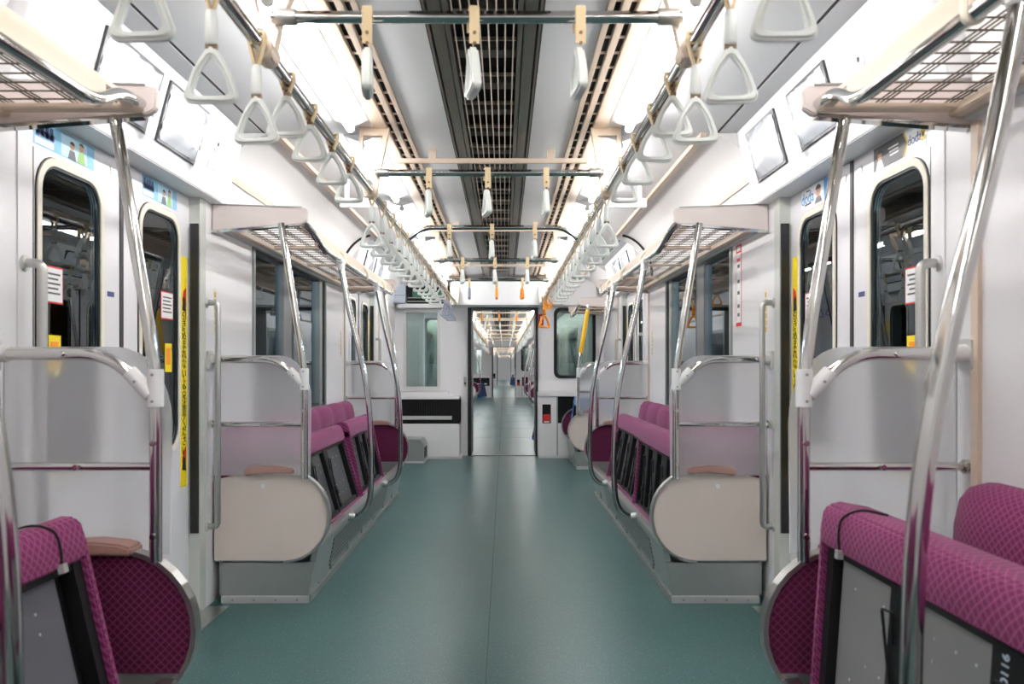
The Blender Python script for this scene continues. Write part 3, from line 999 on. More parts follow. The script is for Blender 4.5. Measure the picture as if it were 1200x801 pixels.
def rack(s, y0, y1, label, jog0, jog1):
    t = thing('luggage_rack', label, 'luggage rack', (s * 1.08, (y0 + y1) / 2, 1.75), group='luggage racks')
    for ye, dy in ((y0, 1), (y1, -1)):
        poly = [(s * 1.297, 1.737), (s * 0.88, 1.768), (s * 0.857, 1.782), (s * 0.852, 1.83), (s * 0.865, 1.843), (s * 1.297, 1.858)]
        a, b = sorted((ye, ye + dy * 0.028))
        e = MB().prism(poly, 'xz', a, b).build('end_plate', 'rackplate', t, bevel=0.004)
        MB().bar((s * 1.297, (a + b) / 2, 1.733), (s * 0.89, (a + b) / 2, 1.765), 0.034, 0.009).build('edge_strip', 'chrome', e)
        MB().bar((s * 1.297, (a + b) / 2, 1.861), (s * 0.882, (a + b) / 2, 1.846), 0.032, 0.005).build('edge_strip', 'steel', e)
    MB().prism([(s * 0.885, 1.705), (s * 0.862, 1.715), (s * 0.866, 1.768), (s * 0.885, 1.772)], 'xz', y0 + 0.28, y1 - 0.28).build('front_board', 'beige', t, bevel=0.003)
    MB().box(*sorted((s * 1.235, s * 1.275)), y0 + 0.03, y1 - 0.03, 1.76, 1.785).build('rear_rail', 'beige', t, bevel=0.003)
    MB().box(*sorted((s * 0.885, s * 0.915)), y0 + 0.03, y1 - 0.03, 1.772, 1.79).build('front_rail', 'beige', t, bevel=0.003)
    MB().box(*sorted((s * 1.28, s * 1.298)), y0 + 0.03, y1 - 0.03, 1.752, 1.80).build('wall_board', 'cove', t)
    tp = [(s * 0.895, y0 + 0.03, 1.795), (s * 0.883, y0 + 0.17, 1.778), (s * 0.855, y0 + 0.37, 1.695),
          (s * 0.855, y1 - 0.37, 1.695), (s * 0.883, y1 - 0.17, 1.778), (s * 0.895, y1 - 0.03, 1.795)]
    MB().tube(fillet(tp, 0.07), 0.0155, 12).build('front_tube', 'chrome', t)
    n = max(1, round((y1 - y0) / 0.8))
    for i in range(n + 1):
        yy = y0 + 0.06 + (y1 - y0 - 0.12) * i / n
        MB().box(*sorted((s * 0.89, s * 1.27)), yy - 0.022, yy + 0.022, 1.768, 1.782).build('cross_frame', 'beige', t, bevel=0.003)
        if 0 < i < n:
            MB().tube(fillet([(s * 0.875, yy, 1.765), (s * 0.84, yy, 1.73), (s * 0.84, yy, 1.68), (s * 0.87, yy, 1.685), (s * 0.88, yy, 1.73)], 0.015), 0.0075, 8).build('tube_hook', 'cream', t)
    w = MB()
    for q in range(4):
        for dx in (-0.012, 0, 0.012):
            x = s * (0.955 + 0.09 * q + dx)
            w.tube([(x, y0 + 0.05, 1.789), (x, y1 - 0.05, 1.789)], 0.0024, 5)
    yy = y0 + 0.10
    while yy < y1 - 0.08:
        w.tube([(s * 0.90, yy, 1.785), (s * 1.26, yy, 1.785)], 0.0024, 5)
        yy += 0.062
    w.build('wire_grid', 'rackwire', t)
    return t


rack(-1, -0.95, P1, 'beige wire luggage rack nearest the camera on the left', 0, 1)
rack(1, -0.95, P1, 'beige wire luggage rack nearest the camera on the right', 0, 1)
rackL = rack(-1, P2, P3, 'beige luggage rack above the long left bench', 1, 1)
rackR = rack(1, P2, P3, 'beige luggage rack above the long right bench', 1, 1)
rackC = rack(1, P4, YEND - 0.12, 'short beige luggage rack by the end wall on the right', 1, 0)

# ------------------------------------------------------------------ benches


def end_outline(s, grow=0.0):
    c, r = (0.965, 0.405), 0.218 + grow
    pts = [(s * 1.288, 0.187 - grow), (s * 0.965, 0.187 - grow)]
    for i in range(1, 16):
        a = R(270 - 180 * i / 16)
        pts.append((s * (c[0] + r * math.cos(a)), c[1] + r * math.sin(a)))
    pts += [(s * 0.965, 0.623 + grow), (s * 1.07, 0.63 + grow), (s * 1.17, 0.615 + grow), (s * 1.288, 0.585 + grow)]
    return pts


def bench(s, y0, y1, label, grille=True, seat_mat='moq', near_out='panel'):
    """Fixed seat box: skirt, end panels (cloth inside, beige outside), backrest."""
    t = thing('bench_seat', label, 'bench', (s * 1.05, (y0 + y1) / 2, 0), group='bench seats')
    skirt = [(s * 0.857, 0.0), (s * 0.805, 0.272), (s * 0.835, 0.272), (s * 0.875, 0.0)]
    b = MB().prism(skirt, 'xz', y0 + 0.03, y1 - 0.03).build('front_skirt', 'steelpaint', t)
    MB().prism([(s * 0.798, 0.258), (s * 0.796, 0.28), (s * 0.84, 0.284), (s * 0.842, 0.262)], 'xz', y0 + 0.03, y1 - 0.03).build('top_lip', 'steel', b, bevel=0.003)
    MB().prism([(s * 0.842, 0.0), (s * 0.839, 0.034), (s * 0.857, 0.036), (s * 0.87, 0.0)], 'xz', y0 + 0.015, y1 - 0.015).build('kick_strip', 'steel', b)
    if grille:
        g0, g1 = y0 + 0.42, y1 - 0.85
        x0 = lambda z: 0.857 - 0.052 * z / 0.272
        MB().prism([(s * (x0(0.075) - 0.003), 0.075), (s * (x0(0.225) - 0.003), 0.225), (s * (x0(0.225) + 0.004), 0.225), (s * (x0(0.075) + 0.004), 0.075)], 'xz', g0, g1).build('punched_grille', 'holes', b)
        bo = MB()
        for i in range(9):
            yy = y0 + 0.2 + (y1 - y0 - 0.4) * i / 8
            bo.tube([(s * 0.852, yy, 0.045), (s * 0.846, yy, 0.046)], 0.006, 8)
        bo.build('screws', 'chrome', b)
    MB().box(*sorted((s * 1.255, s * 1.275)), y0 + 0.03, y1 - 0.03, 0.03, 0.34).build('rear_plate', 'steelpaint', t)
    MB().box(*sorted((s * 0.86, s * 1.26)), y0 + 0.03, y1 - 0.03, 0.03, 0.05).build('inner_tray', 'blackmetal', t)
    inn = MB()
    n = max(1, round((y1 - y0) / 0.45))
    for i in range(1, n):
        yy = y0 + (y1 - y0) * i / n
        inn.box(*sorted((s * 0.835, s * 1.26)), yy - 0.015, yy + 0.015, 0.05, 0.235)
        inn.build('divider', 'steelpaint', t)
        inn = MB()
    MB().box(*sorted((s * 1.0, s * 1.04)), y0 + 0.03, y1 - 0.03, 0.236, 0.254).build('support_rail', 'alu', t)
    ht = MB()
    ht.tube([(s * 0.93, y0 + 0.3, 0.14), (s * 0.93, y1 - 0.3, 0.14)], 0.03, 10)
    ht.build('heater', 'steel', t)
    # end panels and the box ends beneath them
    for ye, dy in ((y0, 1), (y1, -1)):
        a0, a1 = sorted((ye, ye + dy * 0.030))
        out_a = (ye, ye + dy * 0.015)
        e = MB().prism(end_outline(s, -0.012), 'xz', *sorted((ye + dy * 0.002, ye + dy * 0.0155))).build('end_panel', near_out, t)
        MB().prism(end_outline(s, -0.0125)[1:-1] + [(s * 1.288, 0.585 - 0.0125), (s * 1.288, 0.30)] if False else [(max(abs(u), 0) * s, max(v, 0.292)) for u, v in end_outline(s, -0.0125)], 'xz', *sorted((ye + dy * 0.0155, ye + dy * 0.029))).build('inner_cloth', 'moq_end', e)
        MB().prism([(s * 1.288, 0.19), (s * 0.92, 0.19), (s * 0.80, 0.292), (s * 1.288, 0.292)], 'xz', *sorted((ye + dy * 0.0157, ye + dy * 0.027))).build('inner_plate', 'steelpaint', e)
        ol = end_outline(s, 0.0)[1:-1]
        il = end_outline(s, -0.013)[1:-1]
        tr = MB()
        for i in range(len(ol) - 1):
            (u0, v0), (u1, v1), (p0, q0), (p1, q1) = ol[i], ol[i + 1], il[i], il[i + 1]
            vs = [(u, yy, v) for yy in (a0 - 0.006, a1 + 0.006) for u, v in ((u0, v0), (u1, v1), (p1, q1), (p0, q0))]
            tr.add(vs, [(0, 1, 2, 3), (4, 5, 6, 7), (0, 1, 5, 4), (2, 3, 7, 6)])
        tr.build('edge_trim', 'steel', e)
        arm = [(s * 0.985, a0 - 0.004, 0.632), (s * 1.07, a0 - 0.004, 0.644), (s * 1.20, a0 - 0.004, 0.625)]
        am = MB()
        am.prism([(s * (u - 0.075), v) for u, v in ((0.985, 0.606), (0.985, 0.628), (1.02, 0.638), (1.09, 0.644), (1.17, 0.640), (1.215, 0.628), (1.215, 0.596), (1.15, 0.604), (1.07, 0.608))], 'xz', a0 - 0.027, a1 + 0.027)
        am.build('armrest', 'arm', e, bevel=0.006)
        MB().tube([(s * 1.06, ye, 0.545), (s * 1.06, ye - dy * 0.006, 0.545)], 0.010, 10).build('screw_cap', 'plastic', e)
        be = MB().prism([(s * 0.857, 0.0), (s * 0.822, 0.187), (s * 1.255, 0.187), (s * 1.255, 0.0)], 'xz', *sorted((ye + dy * 0.004, ye + dy * 0.03)))
        be.build('box_end', 'steelpaint', t)
        ks = MB().box(*sorted((s * 0.845, s * 1.255)), *sorted((ye - dy * 0.006, ye + dy * 0.006)), 0.0, 0.034)
        kk2 = ks.build('kick_strip', 'alu', t, bevel=0.002)
        sc = MB()
        for x in (0.90, 1.0, 1.1, 1.2):
            sc.tube([(s * x, ye - dy * 0.005, 0.017), (s * x, ye - dy * 0.009, 0.017)], 0.006, 8)
        sc.build('screws', 'steel', kk2)
    # backrest: one pad per seat, softly bulged
    ya, yb = y0 + 0.06, y1 - 0.06
    nseat = max(2, round((yb - ya) / 0.45))
    prof = [(1.285, 0.36), (1.20, 0.36), (1.185, 0.45), (1.18, 0.60), (1.186, 0.72), (1.20, 0.785), (1.225, 0.815), (1.255, 0.822), (1.285, 0.812)]
    ny = nseat * 8
    vs, fs = [], []
    for j in range(ny + 1):
        yy = ya + (yb - ya) * j / ny
        ph = (j % 8) / 8
        dent = 0.018 * (1 - abs(math.sin(PI * ph)) ** 0.5)
        edge = min(j, ny - j)
        ed = (0.05, 0.02, 0.006, 0)[min(edge, 3)]
        for (x, z) in prof:
            f = 1 if x < 1.28 else 0
            zz = z - (ed * 0.8 if z > 0.7 else 0) - (dent * 0.5 if z > 0.75 else 0)
            vs.append((s * (x + f * (dent + ed * 0.6)), yy, zz))
    n = len(prof)
    for j in range(ny):
        for i in range(n):
            fs.append((j * n + i, j * n + (i + 1) % n, (j + 1) * n + (i + 1) % n, (j + 1) * n + i))
    fs.append(tuple(range(n))); fs.append(tuple(range(ny * n, ny * n + n)))
    MB().add(vs, fs).build('backrest', seat_mat, t)
    return t


bench(-1, -0.95, P1, 'near left bench with purple seats, closest to the camera')
bench(1, -0.95, P1, 'near right bench with purple seats, closest to the camera')
benchL = bench(-1, P2, P3, 'long left bench with beige end panel and opened metal seat box')
benchR = bench(1, P2, P3, 'long right bench with beige end panel and opened metal seat box')
benchC = bench(1, P4, YEND - 0.36, 'short right bench with blue seats beside the end wall', grille=False, seat_mat='blue')

# ------------------------------------------------------------------ flipped-up seat cushions


def cushion(s, ya, yb, xb, zb, tilt, label, group, mats=('moq', 'plate'), layout=None, marks=None, D=0.49):
    """Cushion stood on its back edge: metal underside towards the aisle, padded nose on top."""
    L = yb - ya
    t = thing('seat_cushion', label, 'seat cushion', (s * xb, (ya + yb) / 2, zb), group=group)
    t.rotation_euler = (0, s * R(tilt), 0)
    h = L / 2
    T = 0.115
    X = lambda w: -s * w            # w > 0 towards the aisle
    # padded body with a nose wrapping over the top edge
    prof = [(0.0, 0.0), (0.0, 0.028), (-0.055, 0.028), (-0.055, D - 0.095), (0.0, D - 0.095), (0.004, D - 0.06), (0.0, D - 0.015), (-0.012, D + 0.004),
            (-0.04, D + 0.012), (-T, D + 0.004), (-T - 0.022, D - 0.02), (-T - 0.028, D - 0.08), (-T, D - 0.2), (-T, 0.02), (-T + 0.02, 0.0)]
    b = MB().prism([(X(w), v) for w, v in prof], 'xz', -h + 0.0, h - 0.0)
    body = b.build('upholstery', mats[0], t, local=True, bevel=0.006)
    for sg in (-1, 1):
        rim = MB()
        a0, a1 = sorted((sg * h, sg * (h - 0.022)))
        rim.prism([(X(0.002), 0.0), (X(0.002), D - 0.05), (X(-0.06), D - 0.05), (X(-0.06), 0.0)], 'xz', a0, a1)
        rim.build('rim', mats[0], body, local=True, bevel=0.004)
    fr = MB()
    z0, z1 = 0.030, D - 0.097
    q = h - 0.023
    fr.box(*sorted((X(-0.05), X(-0.056))), -q, q, z0, z1)
    for a, c in ((-q, -q + 0.035), (q - 0.035, q)):
        fr.box(*sorted((X(-0.012), X(-0.054))), a, c, z0, z1)
    fr.box(*sorted((X(-0.016), X(-0.054))), -q, q, z0, z0 + 0.02)
    fr.box(*sorted((X(-0.016), X(-0.054))), -q, q, z1 - 0.015, z1)
    fm = fr.build('base_frame', 'blackmetal', t, local=True)
    # plates between black ribs
    for (u0, u1) in layout:
        a, c = -q + 0.04 + u0 * (2 * q - 0.08), -q + 0.04 + u1 * (2 * q - 0.08)
        p = MB().box(*sorted((X(-0.034), X(-0.05))), a, c, z0 + 0.02, z1 - 0.015).build('underside_plate', mats[1], t, local=True, bevel=0.003)
        for fu in (0.22, 0.45, 0.72):
            for fv in (0.22, 0.38, 0.68, 0.8):
                if random.random() < 0.6:
                    yy, zz = a + fu * (c - a), z0 + fv * (z1 - z0)
                    MB().tube([(X(-0.034), yy, zz), (X(-0.0322), yy, zz)], 0.0032, 6).build('rivet', 'alu', p, local=True)
    for i in range(len(layout) - 1):
        g0, g1 = layout[i][1], layout[i + 1][0]
        a, c = -q + 0.04 + g0 * (2 * q - 0.08), -q + 0.04 + g1 * (2 * q - 0.08)
        if c - a < 0.015:
            continue
        m = (a + c) / 2
        w2 = min(0.07, (c - a) * 0.44)
        MB().box(*sorted((X(-0.012), X(-0.05))), m - w2, m + w2, z0, z1).build('rib', 'blackmetal', t, local=True, bevel=0.003)
        lt = MB()
        lt.box(*sorted((X(-0.004), X(-0.03))), m - 0.014, m + 0.014, z0 + 0.02, z0 + 0.15)
        lt.box(*sorted((X(0.0), X(-0.03))), m - 0.02, m + 0.02, z0 + 0.10, z0 + 0.125)
        lt.box(*sorted((X(0.0), X(-0.03))), m - 0.018, m + 0.018, z0 + 0.03, z0 + 0.05)
        la = lt.build('latch', 'blackmetal', t, local=True, bevel=0.002)
        hd = MB().tube(fillet([(X(-0.01), m + 0.0, z0 + 0.15), (X(-0.004), m + 0.045, z0 + 0.30), (X(-0.004), m + 0.0, z0 + 0.305), (X(-0.01), m, z0 + 0.24)], 0.008), 0.0032, 6)
        hd.build('wire_handle', 'blackmetal', la, local=True)
    # dark pull strap on the nose
    if marks is not None:
        yy = h - 0.13
        st = MB()
        pth = [(X(0.004), yy, D - 0.093), (X(0.008), yy + 0.004, D - 0.05), (X(0.003), yy + 0.0, D - 0.01), (X(-0.03), yy - 0.02, D + 0.014), (X(-0.08), yy - 0.05, D + 0.012)]
        st.tube(spline(pth, 4), 0.0028, 6)
        sb = st.build('pull_strap', 'blackmetal', t, local=True)
        MB().box(*sorted((X(0.012), X(-0.002))), yy - 0.009, yy + 0.009, D - 0.105, D - 0.085).build('strap_clip', 'alu', sb, local=True)
        if marks:
            u, body_ = marks
            yc = -q + 0.04 + u * (2 * q - 0.08)
            o = text('lettering', body_, 0.026, (X(-0.0105), yc, z0 + 0.19), (R(90), 0, R(-90 * s)), 'chalk', t)
            o.location = (X(-0.0105), yc, z0 + 0.319)
            # written sideways, reading downwards
            from mathutils import Matrix
            o.rotation_euler = (Matrix.Rotation(R(-90 * s), 3, 'Z') @ Matrix.Rotation(R(90), 3, 'X') @ Matrix.Rotation(R(-90), 3, 'Z')).to_euler()
            o['label'] = 'handwritten pale chalk number'
    return t


GC = 'upturned seat cushions'
cushion(-1, 1.06, 1.975, 0.83, 0.268, 13, 'upturned purple cushion with grey metal underside, nearest on the left', GC, mats=('moq', 'plate_mid'), layout=[(0, 0.36), (0.50, 0.95)], marks='')
cushion(1, 0.70, 2.075, 0.825, 0.268, 4, 'upturned purple cushion with chalk number on its underside, nearest on the right', GC,
        layout=[(0.0, 0.36), (0.49, 0.715), (0.77, 1.0)], marks=(0.448, '9110-'))
L2 = [(0.02, 0.08), (0.12, 0.42), (0.55, 0.85), (0.93, 0.97)]
cushion(-1, 3.96, 5.25, 0.83, 0.266, 16, 'upturned purple cushion just behind the beige end panel on the left', GC, mats=('moq', 'plate_dark'), layout=[(0.02, 0.2), (0.28, 0.52), (0.62, 0.97)])
cushion(-1, 5.28, 6.22, 0.83, 0.268, 12, 'upturned purple cushion farther along the long left bench', GC, mats=('moq', 'plate_dark'), layout=[(0.06, 0.3), (0.40, 0.62), (0.72, 0.95)])
cushion(1, 3.96, 4.96, 0.83, 0.268, 5, 'upturned purple cushion just behind the beige end panel on the right', GC, mats=('moq', 'plate_dark'), layout=[(0.05, 0.12), (0.30, 0.42), (0.6, 0.72), (0.88, 0.94)])
cushion(1, 4.99, 6.24, 0.83, 0.268, 11, 'upturned purple cushion farther along the long right bench', GC, mats=('moq', 'plate_dark'), layout=[(0.04, 0.1), (0.24, 0.36), (0.52, 0.68), (0.84, 0.97)])
cushion(1, 9.04, 9.90, 0.83, 0.268, 8, 'upturned blue cushion on the short right bench by the end wall', GC, mats=('blue', 'navy'), layout=[(0.05, 0.45), (0.55, 0.95)])

# ------------------------------------------------------------------ seat-end partitions


def partition(s, yp, glass_dy, label, yellow=False):
    """Chrome rails and frosted pane standing on a bench end; the rails face the camera."""
    t = thing('seat_partition', label, 'partition', (s * 0.858, yp, 0.585), group='seat end partitions')
    yr = yp - 0.012
    pole = [(s * 0.858, yr, 0.585), (s * 0.858, yr, 1.06), (s * 0.872, yr, 1.18), (s * 0.966, yr, 1.764)]
    MB().tube(fillet(pole, 0.08), 0.0165, 12).build('pole', 'chrome', t)
    if yellow:
        MB().tube([(s * 0.884, yr, 1.25), (s * 0.958, yr, 1.71)], 0.022, 10).build('pole_sleeve', 'ypole', t)
    MB().tube(fillet([(s * 1.272, yr, 1.135), (s * 0.985, yr, 1.135), (s * 0.872, yr, 1.03)], 0.07), 0.0165, 12).build('top_rail', 'chrome', t)
    MB().tube([(s * 1.288, yr, 0.837), (s * 0.858, yr, 0.837)], 0.0115, 10).build('lower_rail', 'chrome', t)
    br = MB()
    br.box(*sorted((s * 1.285, s * 1.30)), yr - 0.035, yr + 0.035, 1.09, 1.175)
    bb = br.build('wall_bracket', 'alu', t, bevel=0.004)
    MB().tube([(s * 1.29, yr, 1.135), (s * 1.25, yr, 1.135)], [0.026, 0.021], 12).build('socket', 'plastic', bb)
    MB().tube([(s * 1.299, yr, 0.837), (s * 1.278, yr, 0.837)], 0.019, 12).build('rail_foot', 'chrome', t, bevel=0.003)
    c = MB()
    c.tube([(s * 0.8585, yr, 0.995), (s * 0.8585, yr, 1.095)], 0.0215, 12)
    c.tube([(s * 0.87, yr, 1.025), (s * 0.928, yr, 1.088)], 0.0215, 12)
    c.build('clamp', 'plastic', t, bevel=0.002)
    sc = MB()
    for (x, z) in ((0.8585, 1.01), (0.8585, 1.08), (0.905, 1.062)):
        sc.tube([(s * x, yr - 0.018, z), (s * x, yr - 0.024, z)], 0.004, 8)
    sc.build('clamp_screws', 'steelpaint', t)
    yg = yp + glass_dy
    pts = [(1.285, 0.598), (0.836, 0.598), (0.832, 0.95)]
    for i in range(1, 9):
        a = R(90 * i / 8)
        pts.append((0.832 + 0.15 * (1 - math.cos(a)), 0.95 + 0.205 * math.sin(a)))
    pts += [(1.285, 1.155)]
    MB().prism([(s * x, z) for x, z in pts], 'xz', yg - 0.004, yg + 0.004).build('frosted_pane', 'frosted', t)
    bo = MB()
    for (x, z) in ((0.858, 0.655), (0.858, 0.90), (1.06, 0.837), (1.1, 1.135)):
        bo.tube([(s * x, yr - 0.014, z), (s * x, yr - 0.024, z)], 0.008, 8)
    bo.build('bolts', 'chrome', t)
    return t


partition(-1, P1 - 0.01, 0.030, 'frosted glass partition with chrome rails at the near left bench end')
partition(1, P1 - 0.01, 0.030, 'frosted glass partition with chrome rails at the near right bench end')
partition(-1, P2 - 0.026, 0.010, 'frosted glass partition above the beige end panel on the left')
partition(1, P2 - 0.026, 0.010, 'frosted glass partition above the nearer beige end panel on the right')
partL = partition(-1, P3 - 0.025, 0.034, 'frosted glass partition above the dark purple far end of the left bench')
partR = partition(1, P3 - 0.025, 0.034, 'frosted glass partition above the dark purple far end of the right bench')
partC = partition(1, P4 - 0.026, 0.010, 'frosted glass partition with yellow sleeved pole by the end wall', yellow=True)

# ------------------------------------------------------------------ curved grab poles in front of the benches


def grab_pole(s, y, label):
    t = thing('grab_pole', label, 'grab pole', (s * 0.80, y, 0.26), group='curved bench poles')
    pts = [(0.857, 1.70), (0.80, 1.41), (0.737, 1.15), (0.697, 0.92), (0.682, 0.68), (0.682, 0.43), (0.70, 0.325), (0.745, 0.272), (0.80, 0.262)]
    MB().tube(spline([(s * x, y, z) for x, z in pts], 6), 0.0165, 12).build('pole', 'chrome', t)
    MB().tube([(s * 0.858, y, 1.705), (s * 0.846, y, 1.645)], [0.024, 0.0205], 12).build('top_collar', 'plastic', t, bevel=0.003)
    MB().tube([(s * 0.77, y, 0.264), (s * 0.808, y, 0.262)], [0.022, 0.027], 12).build('foot_collar', 'steelpaint', t, bevel=0.003)
    MB().tube([(s * 0.855, y - 0.05, 1.695), (s * 0.855, y + 0.05, 1.695)], 0.021, 12).build('tee_joint', 'plastic', t, bevel=0.003)
    return t


for s in (-1, 1):
    grab_pole(s, 1.26, 'curved chrome pole at the near %s bench, closest to the camera' % SIDE[s])
poleL1 = grab_pole(-1, 4.66, 'curved chrome pole in front of the long left bench, nearer of two')
poleL2 = grab_pole(-1, 5.98, 'curved chrome pole in front of the long left bench, farther of two')
poleR1 = grab_pole(1, 4.66, 'curved chrome pole in front of the long right bench, nearer of two')
poleR2 = grab_pole(1, 5.98, 'curved chrome pole in front of the long right bench, farther of two')

# ------------------------------------------------------------------ door-side grab bars
for s in (-1, 1):
    for i, yy in enumerate((DOORS[0][0] - 0.04, DOORS[0][2] + 0.085, DOORS[1][0] - 0.04, DOORS[1][2] + 0.085)):
        t = thing('grab_bar', 'slim steel grab bar on the wall at the %s edge of the %s %s doors' % (('near', 'far')[i % 2], ('near', 'far')[i // 2], SIDE[s]), 'grab bar', (s * W, yy, 0.37), group='door grab bars')
        MB().tube(fillet([(s * 1.298, yy, 1.395), (s * 1.245, yy, 1.395), (s * 1.245, yy, 0.372), (s * 1.298, yy, 0.372)], 0.03), 0.0135, 12).build('bar', 'steel', t)
        for zz in (1.395, 0.372):
            MB().tube([(s * 1.299, yy, zz), (s * 1.288, yy, zz)], 0.024, 12).build('foot', 'alu', t, bevel=0.003)

# ------------------------------------------------------------------ wrapped display screens on the lintels


def lintel_pt(s, y, v, out=0.0):
    """Point on the sloping lintel face; v from 0 (bottom) to 1 (top)."""
    x, z = 1.238 + (1.15 - 1.238) * v, 1.86 + 0.337 * v
    nx, nz = -0.337 / 0.3483, -0.088 / 0.3483
    return Vector((s * (x + nx * out), y, z + nz * out))


YI = {-1: 3.62, 1: 2.62}


def screen(s, y0, y1, label, v0=0.22, v1=0.87):
    t = thing('display_screen', label, 'display screen', lintel_pt(s, (y0 + y1) / 2, (v0 + v1) / 2), group='display screens over the doors')
    def slab(a, b, c, d, o0, o1):
        vs = [lintel_pt(s, y, v, o) for o in (o0, o1) for y, v in ((a, c), (b, c), (b, d), (a, d))]
        return MB().add(vs, [(0, 1, 2, 3), (4, 5, 6, 7), (0, 1, 5, 4), (1, 2, 6, 5), (2, 3, 7, 6), (3, 0, 4, 7)])
    slab(y0, y1, v0, v1, 0.0, 0.010).build('bezel', 'bezel', t)
    n, m = 14, 10
    vs, fs = [], []
    for i in range(n + 1):
        for j in range(m + 1):
            u, v = i / n, j / m
            edge = min(u, 1 - u, v, 1 - v)
            o = 0.011 + 0.022 * min(1, edge * 5) + random.uniform(-0.004, 0.004)
            dy = random.uniform(-0.006, 0.006) if edge < 0.02 else 0
            vs.append(lintel_pt(s, y0 + 0.012 + (y1 - y0 - 0.024) * u + dy, v0 + 0.03 + (v1 - v0 - 0.06) * v, o))
    for i in range(n):
        for j in range(m):
            a = i * (m + 1) + j
            fs.append((a, a + 1, a + m + 2, a + m + 1))
    MB().add(vs, fs).build('plastic_cover', 'wrap', t, open_mesh=True)
    slab(y1 - 0.07, y1 - 0.01, v0 - 0.03, v0 + 0.16, 0.030, 0.032).build('tape', 'paper', t)
    return t


for s in (-1, 1):
    for i, (a, b) in enumerate(((2.56, 2.98), (3.05, 3.44)) if s < 0 else ((2.85, 3.22), (3.38, 3.76))):
        screen(s, a, b, 'plastic-wrapped display screen over the near %s doors, %s of the pair' % (SIDE[s], ('nearer', 'farther')[i]))
    for i, (a, b) in enumerate(((7.45, 7.85), (8.0, 8.4))):
        screen(s, a, b, 'small display screen over the far %s doors, %s of the pair' % (SIDE[s], ('nearer', 'farther')[i]))
    t = thing('intercom_plate', 'small round-holed white plate on the near %s lintel' % SIDE[s], 'plate', lintel_pt(s, YI[s], 0.55), group='lintel plates')
    c = lintel_pt(s, YI[s], 0.62); n_ = Vector((-s * 0.967, 0, -0.253))
    MB().tube([c, c + n_ * 0.004], 0.035, 16).build('disc', 'plastic', t)
    MB().tube([c + n_ * 0.004, c + n_ * 0.006], 0.009, 10).build('button', 'black', t)
    q = [lintel_pt(s, yy, v, o) for o in (0.0, 0.002) for yy, v in ((YI[s] - 0.05, 0.30), (YI[s] + 0.05, 0.30), (YI[s] + 0.05, 0.38), (YI[s] - 0.05, 0.38))]
    MB().add(q, [(0, 1, 2, 3), (4, 5, 6, 7), (0, 1, 5, 4), (1, 2, 6, 5), (2, 3, 7, 6), (3, 0, 4, 7)]).build('number_label', 'paleblue', t)

# ------------------------------------------------------------------ wall notices
t = thing('wall_notice', 'tall narrow white notice with red border on the right wall', 'notice', (W, 4.38, 1.53))
x = W - 0.001
MB().box(x, W + 0.0005, 4.33, 4.43, 1.315, 1.745).build('border', 'red', t)
MB().box(x - 0.0008, x, 4.338, 4.422, 1.335, 1.70).build('face', 'paper', t)
MB().box(x - 0.0008, x, 4.35, 4.41, 1.71, 1.735).build('heading', 'paper', t)
wr = MB()
for zz in (1.64, 1.56, 1.50, 1.43, 1.385):
    wr.box(x - 0.0014, x, 4.36, 4.40, zz - 0.018, zz)
wr.build('writing', 'greyblock', t)
MB().box(x - 0.0014, x, 4.352, 4.408, 1.655, 1.672).build('red_band', 'red', t)
t2 = tag(MB().box(W - 0.001, W + 0.0005, 4.33, 4.43, 1.76, 1.83).build('wall_sticker', 'red'), 'small red sticker above the tall notice on the right wall', 'sticker')
for s in (-1, 1):
    for yy, zz, pl in ((P2 + 0.045, 1.36, 'bench near end'), (P3 - 0.2, 1.30, 'bench far end')):
        t = thing('caution_label', 'faint yellow vertical caution writing on the %s wall at the %s' % (SIDE[s], pl), 'label', (s * W, yy, zz), group='yellow wall labels')
        MB().box(*sorted((s * (W - 0.001), s * (W + 0.0005))), yy - 0.018, yy + 0.018, zz - 0.11, zz + 0.11).build('backing', 'cream', t)
        w_ = MB()
        for q in range(6):
            w_.box(*sorted((s * (W - 0.0016), s * W)), yy - 0.011, yy + 0.011, zz - 0.095 + 0.033 * q, zz - 0.072 + 0.033 * q)
        w_.build('writing', 'gold', t)

# ------------------------------------------------------------------ end walls between the cars


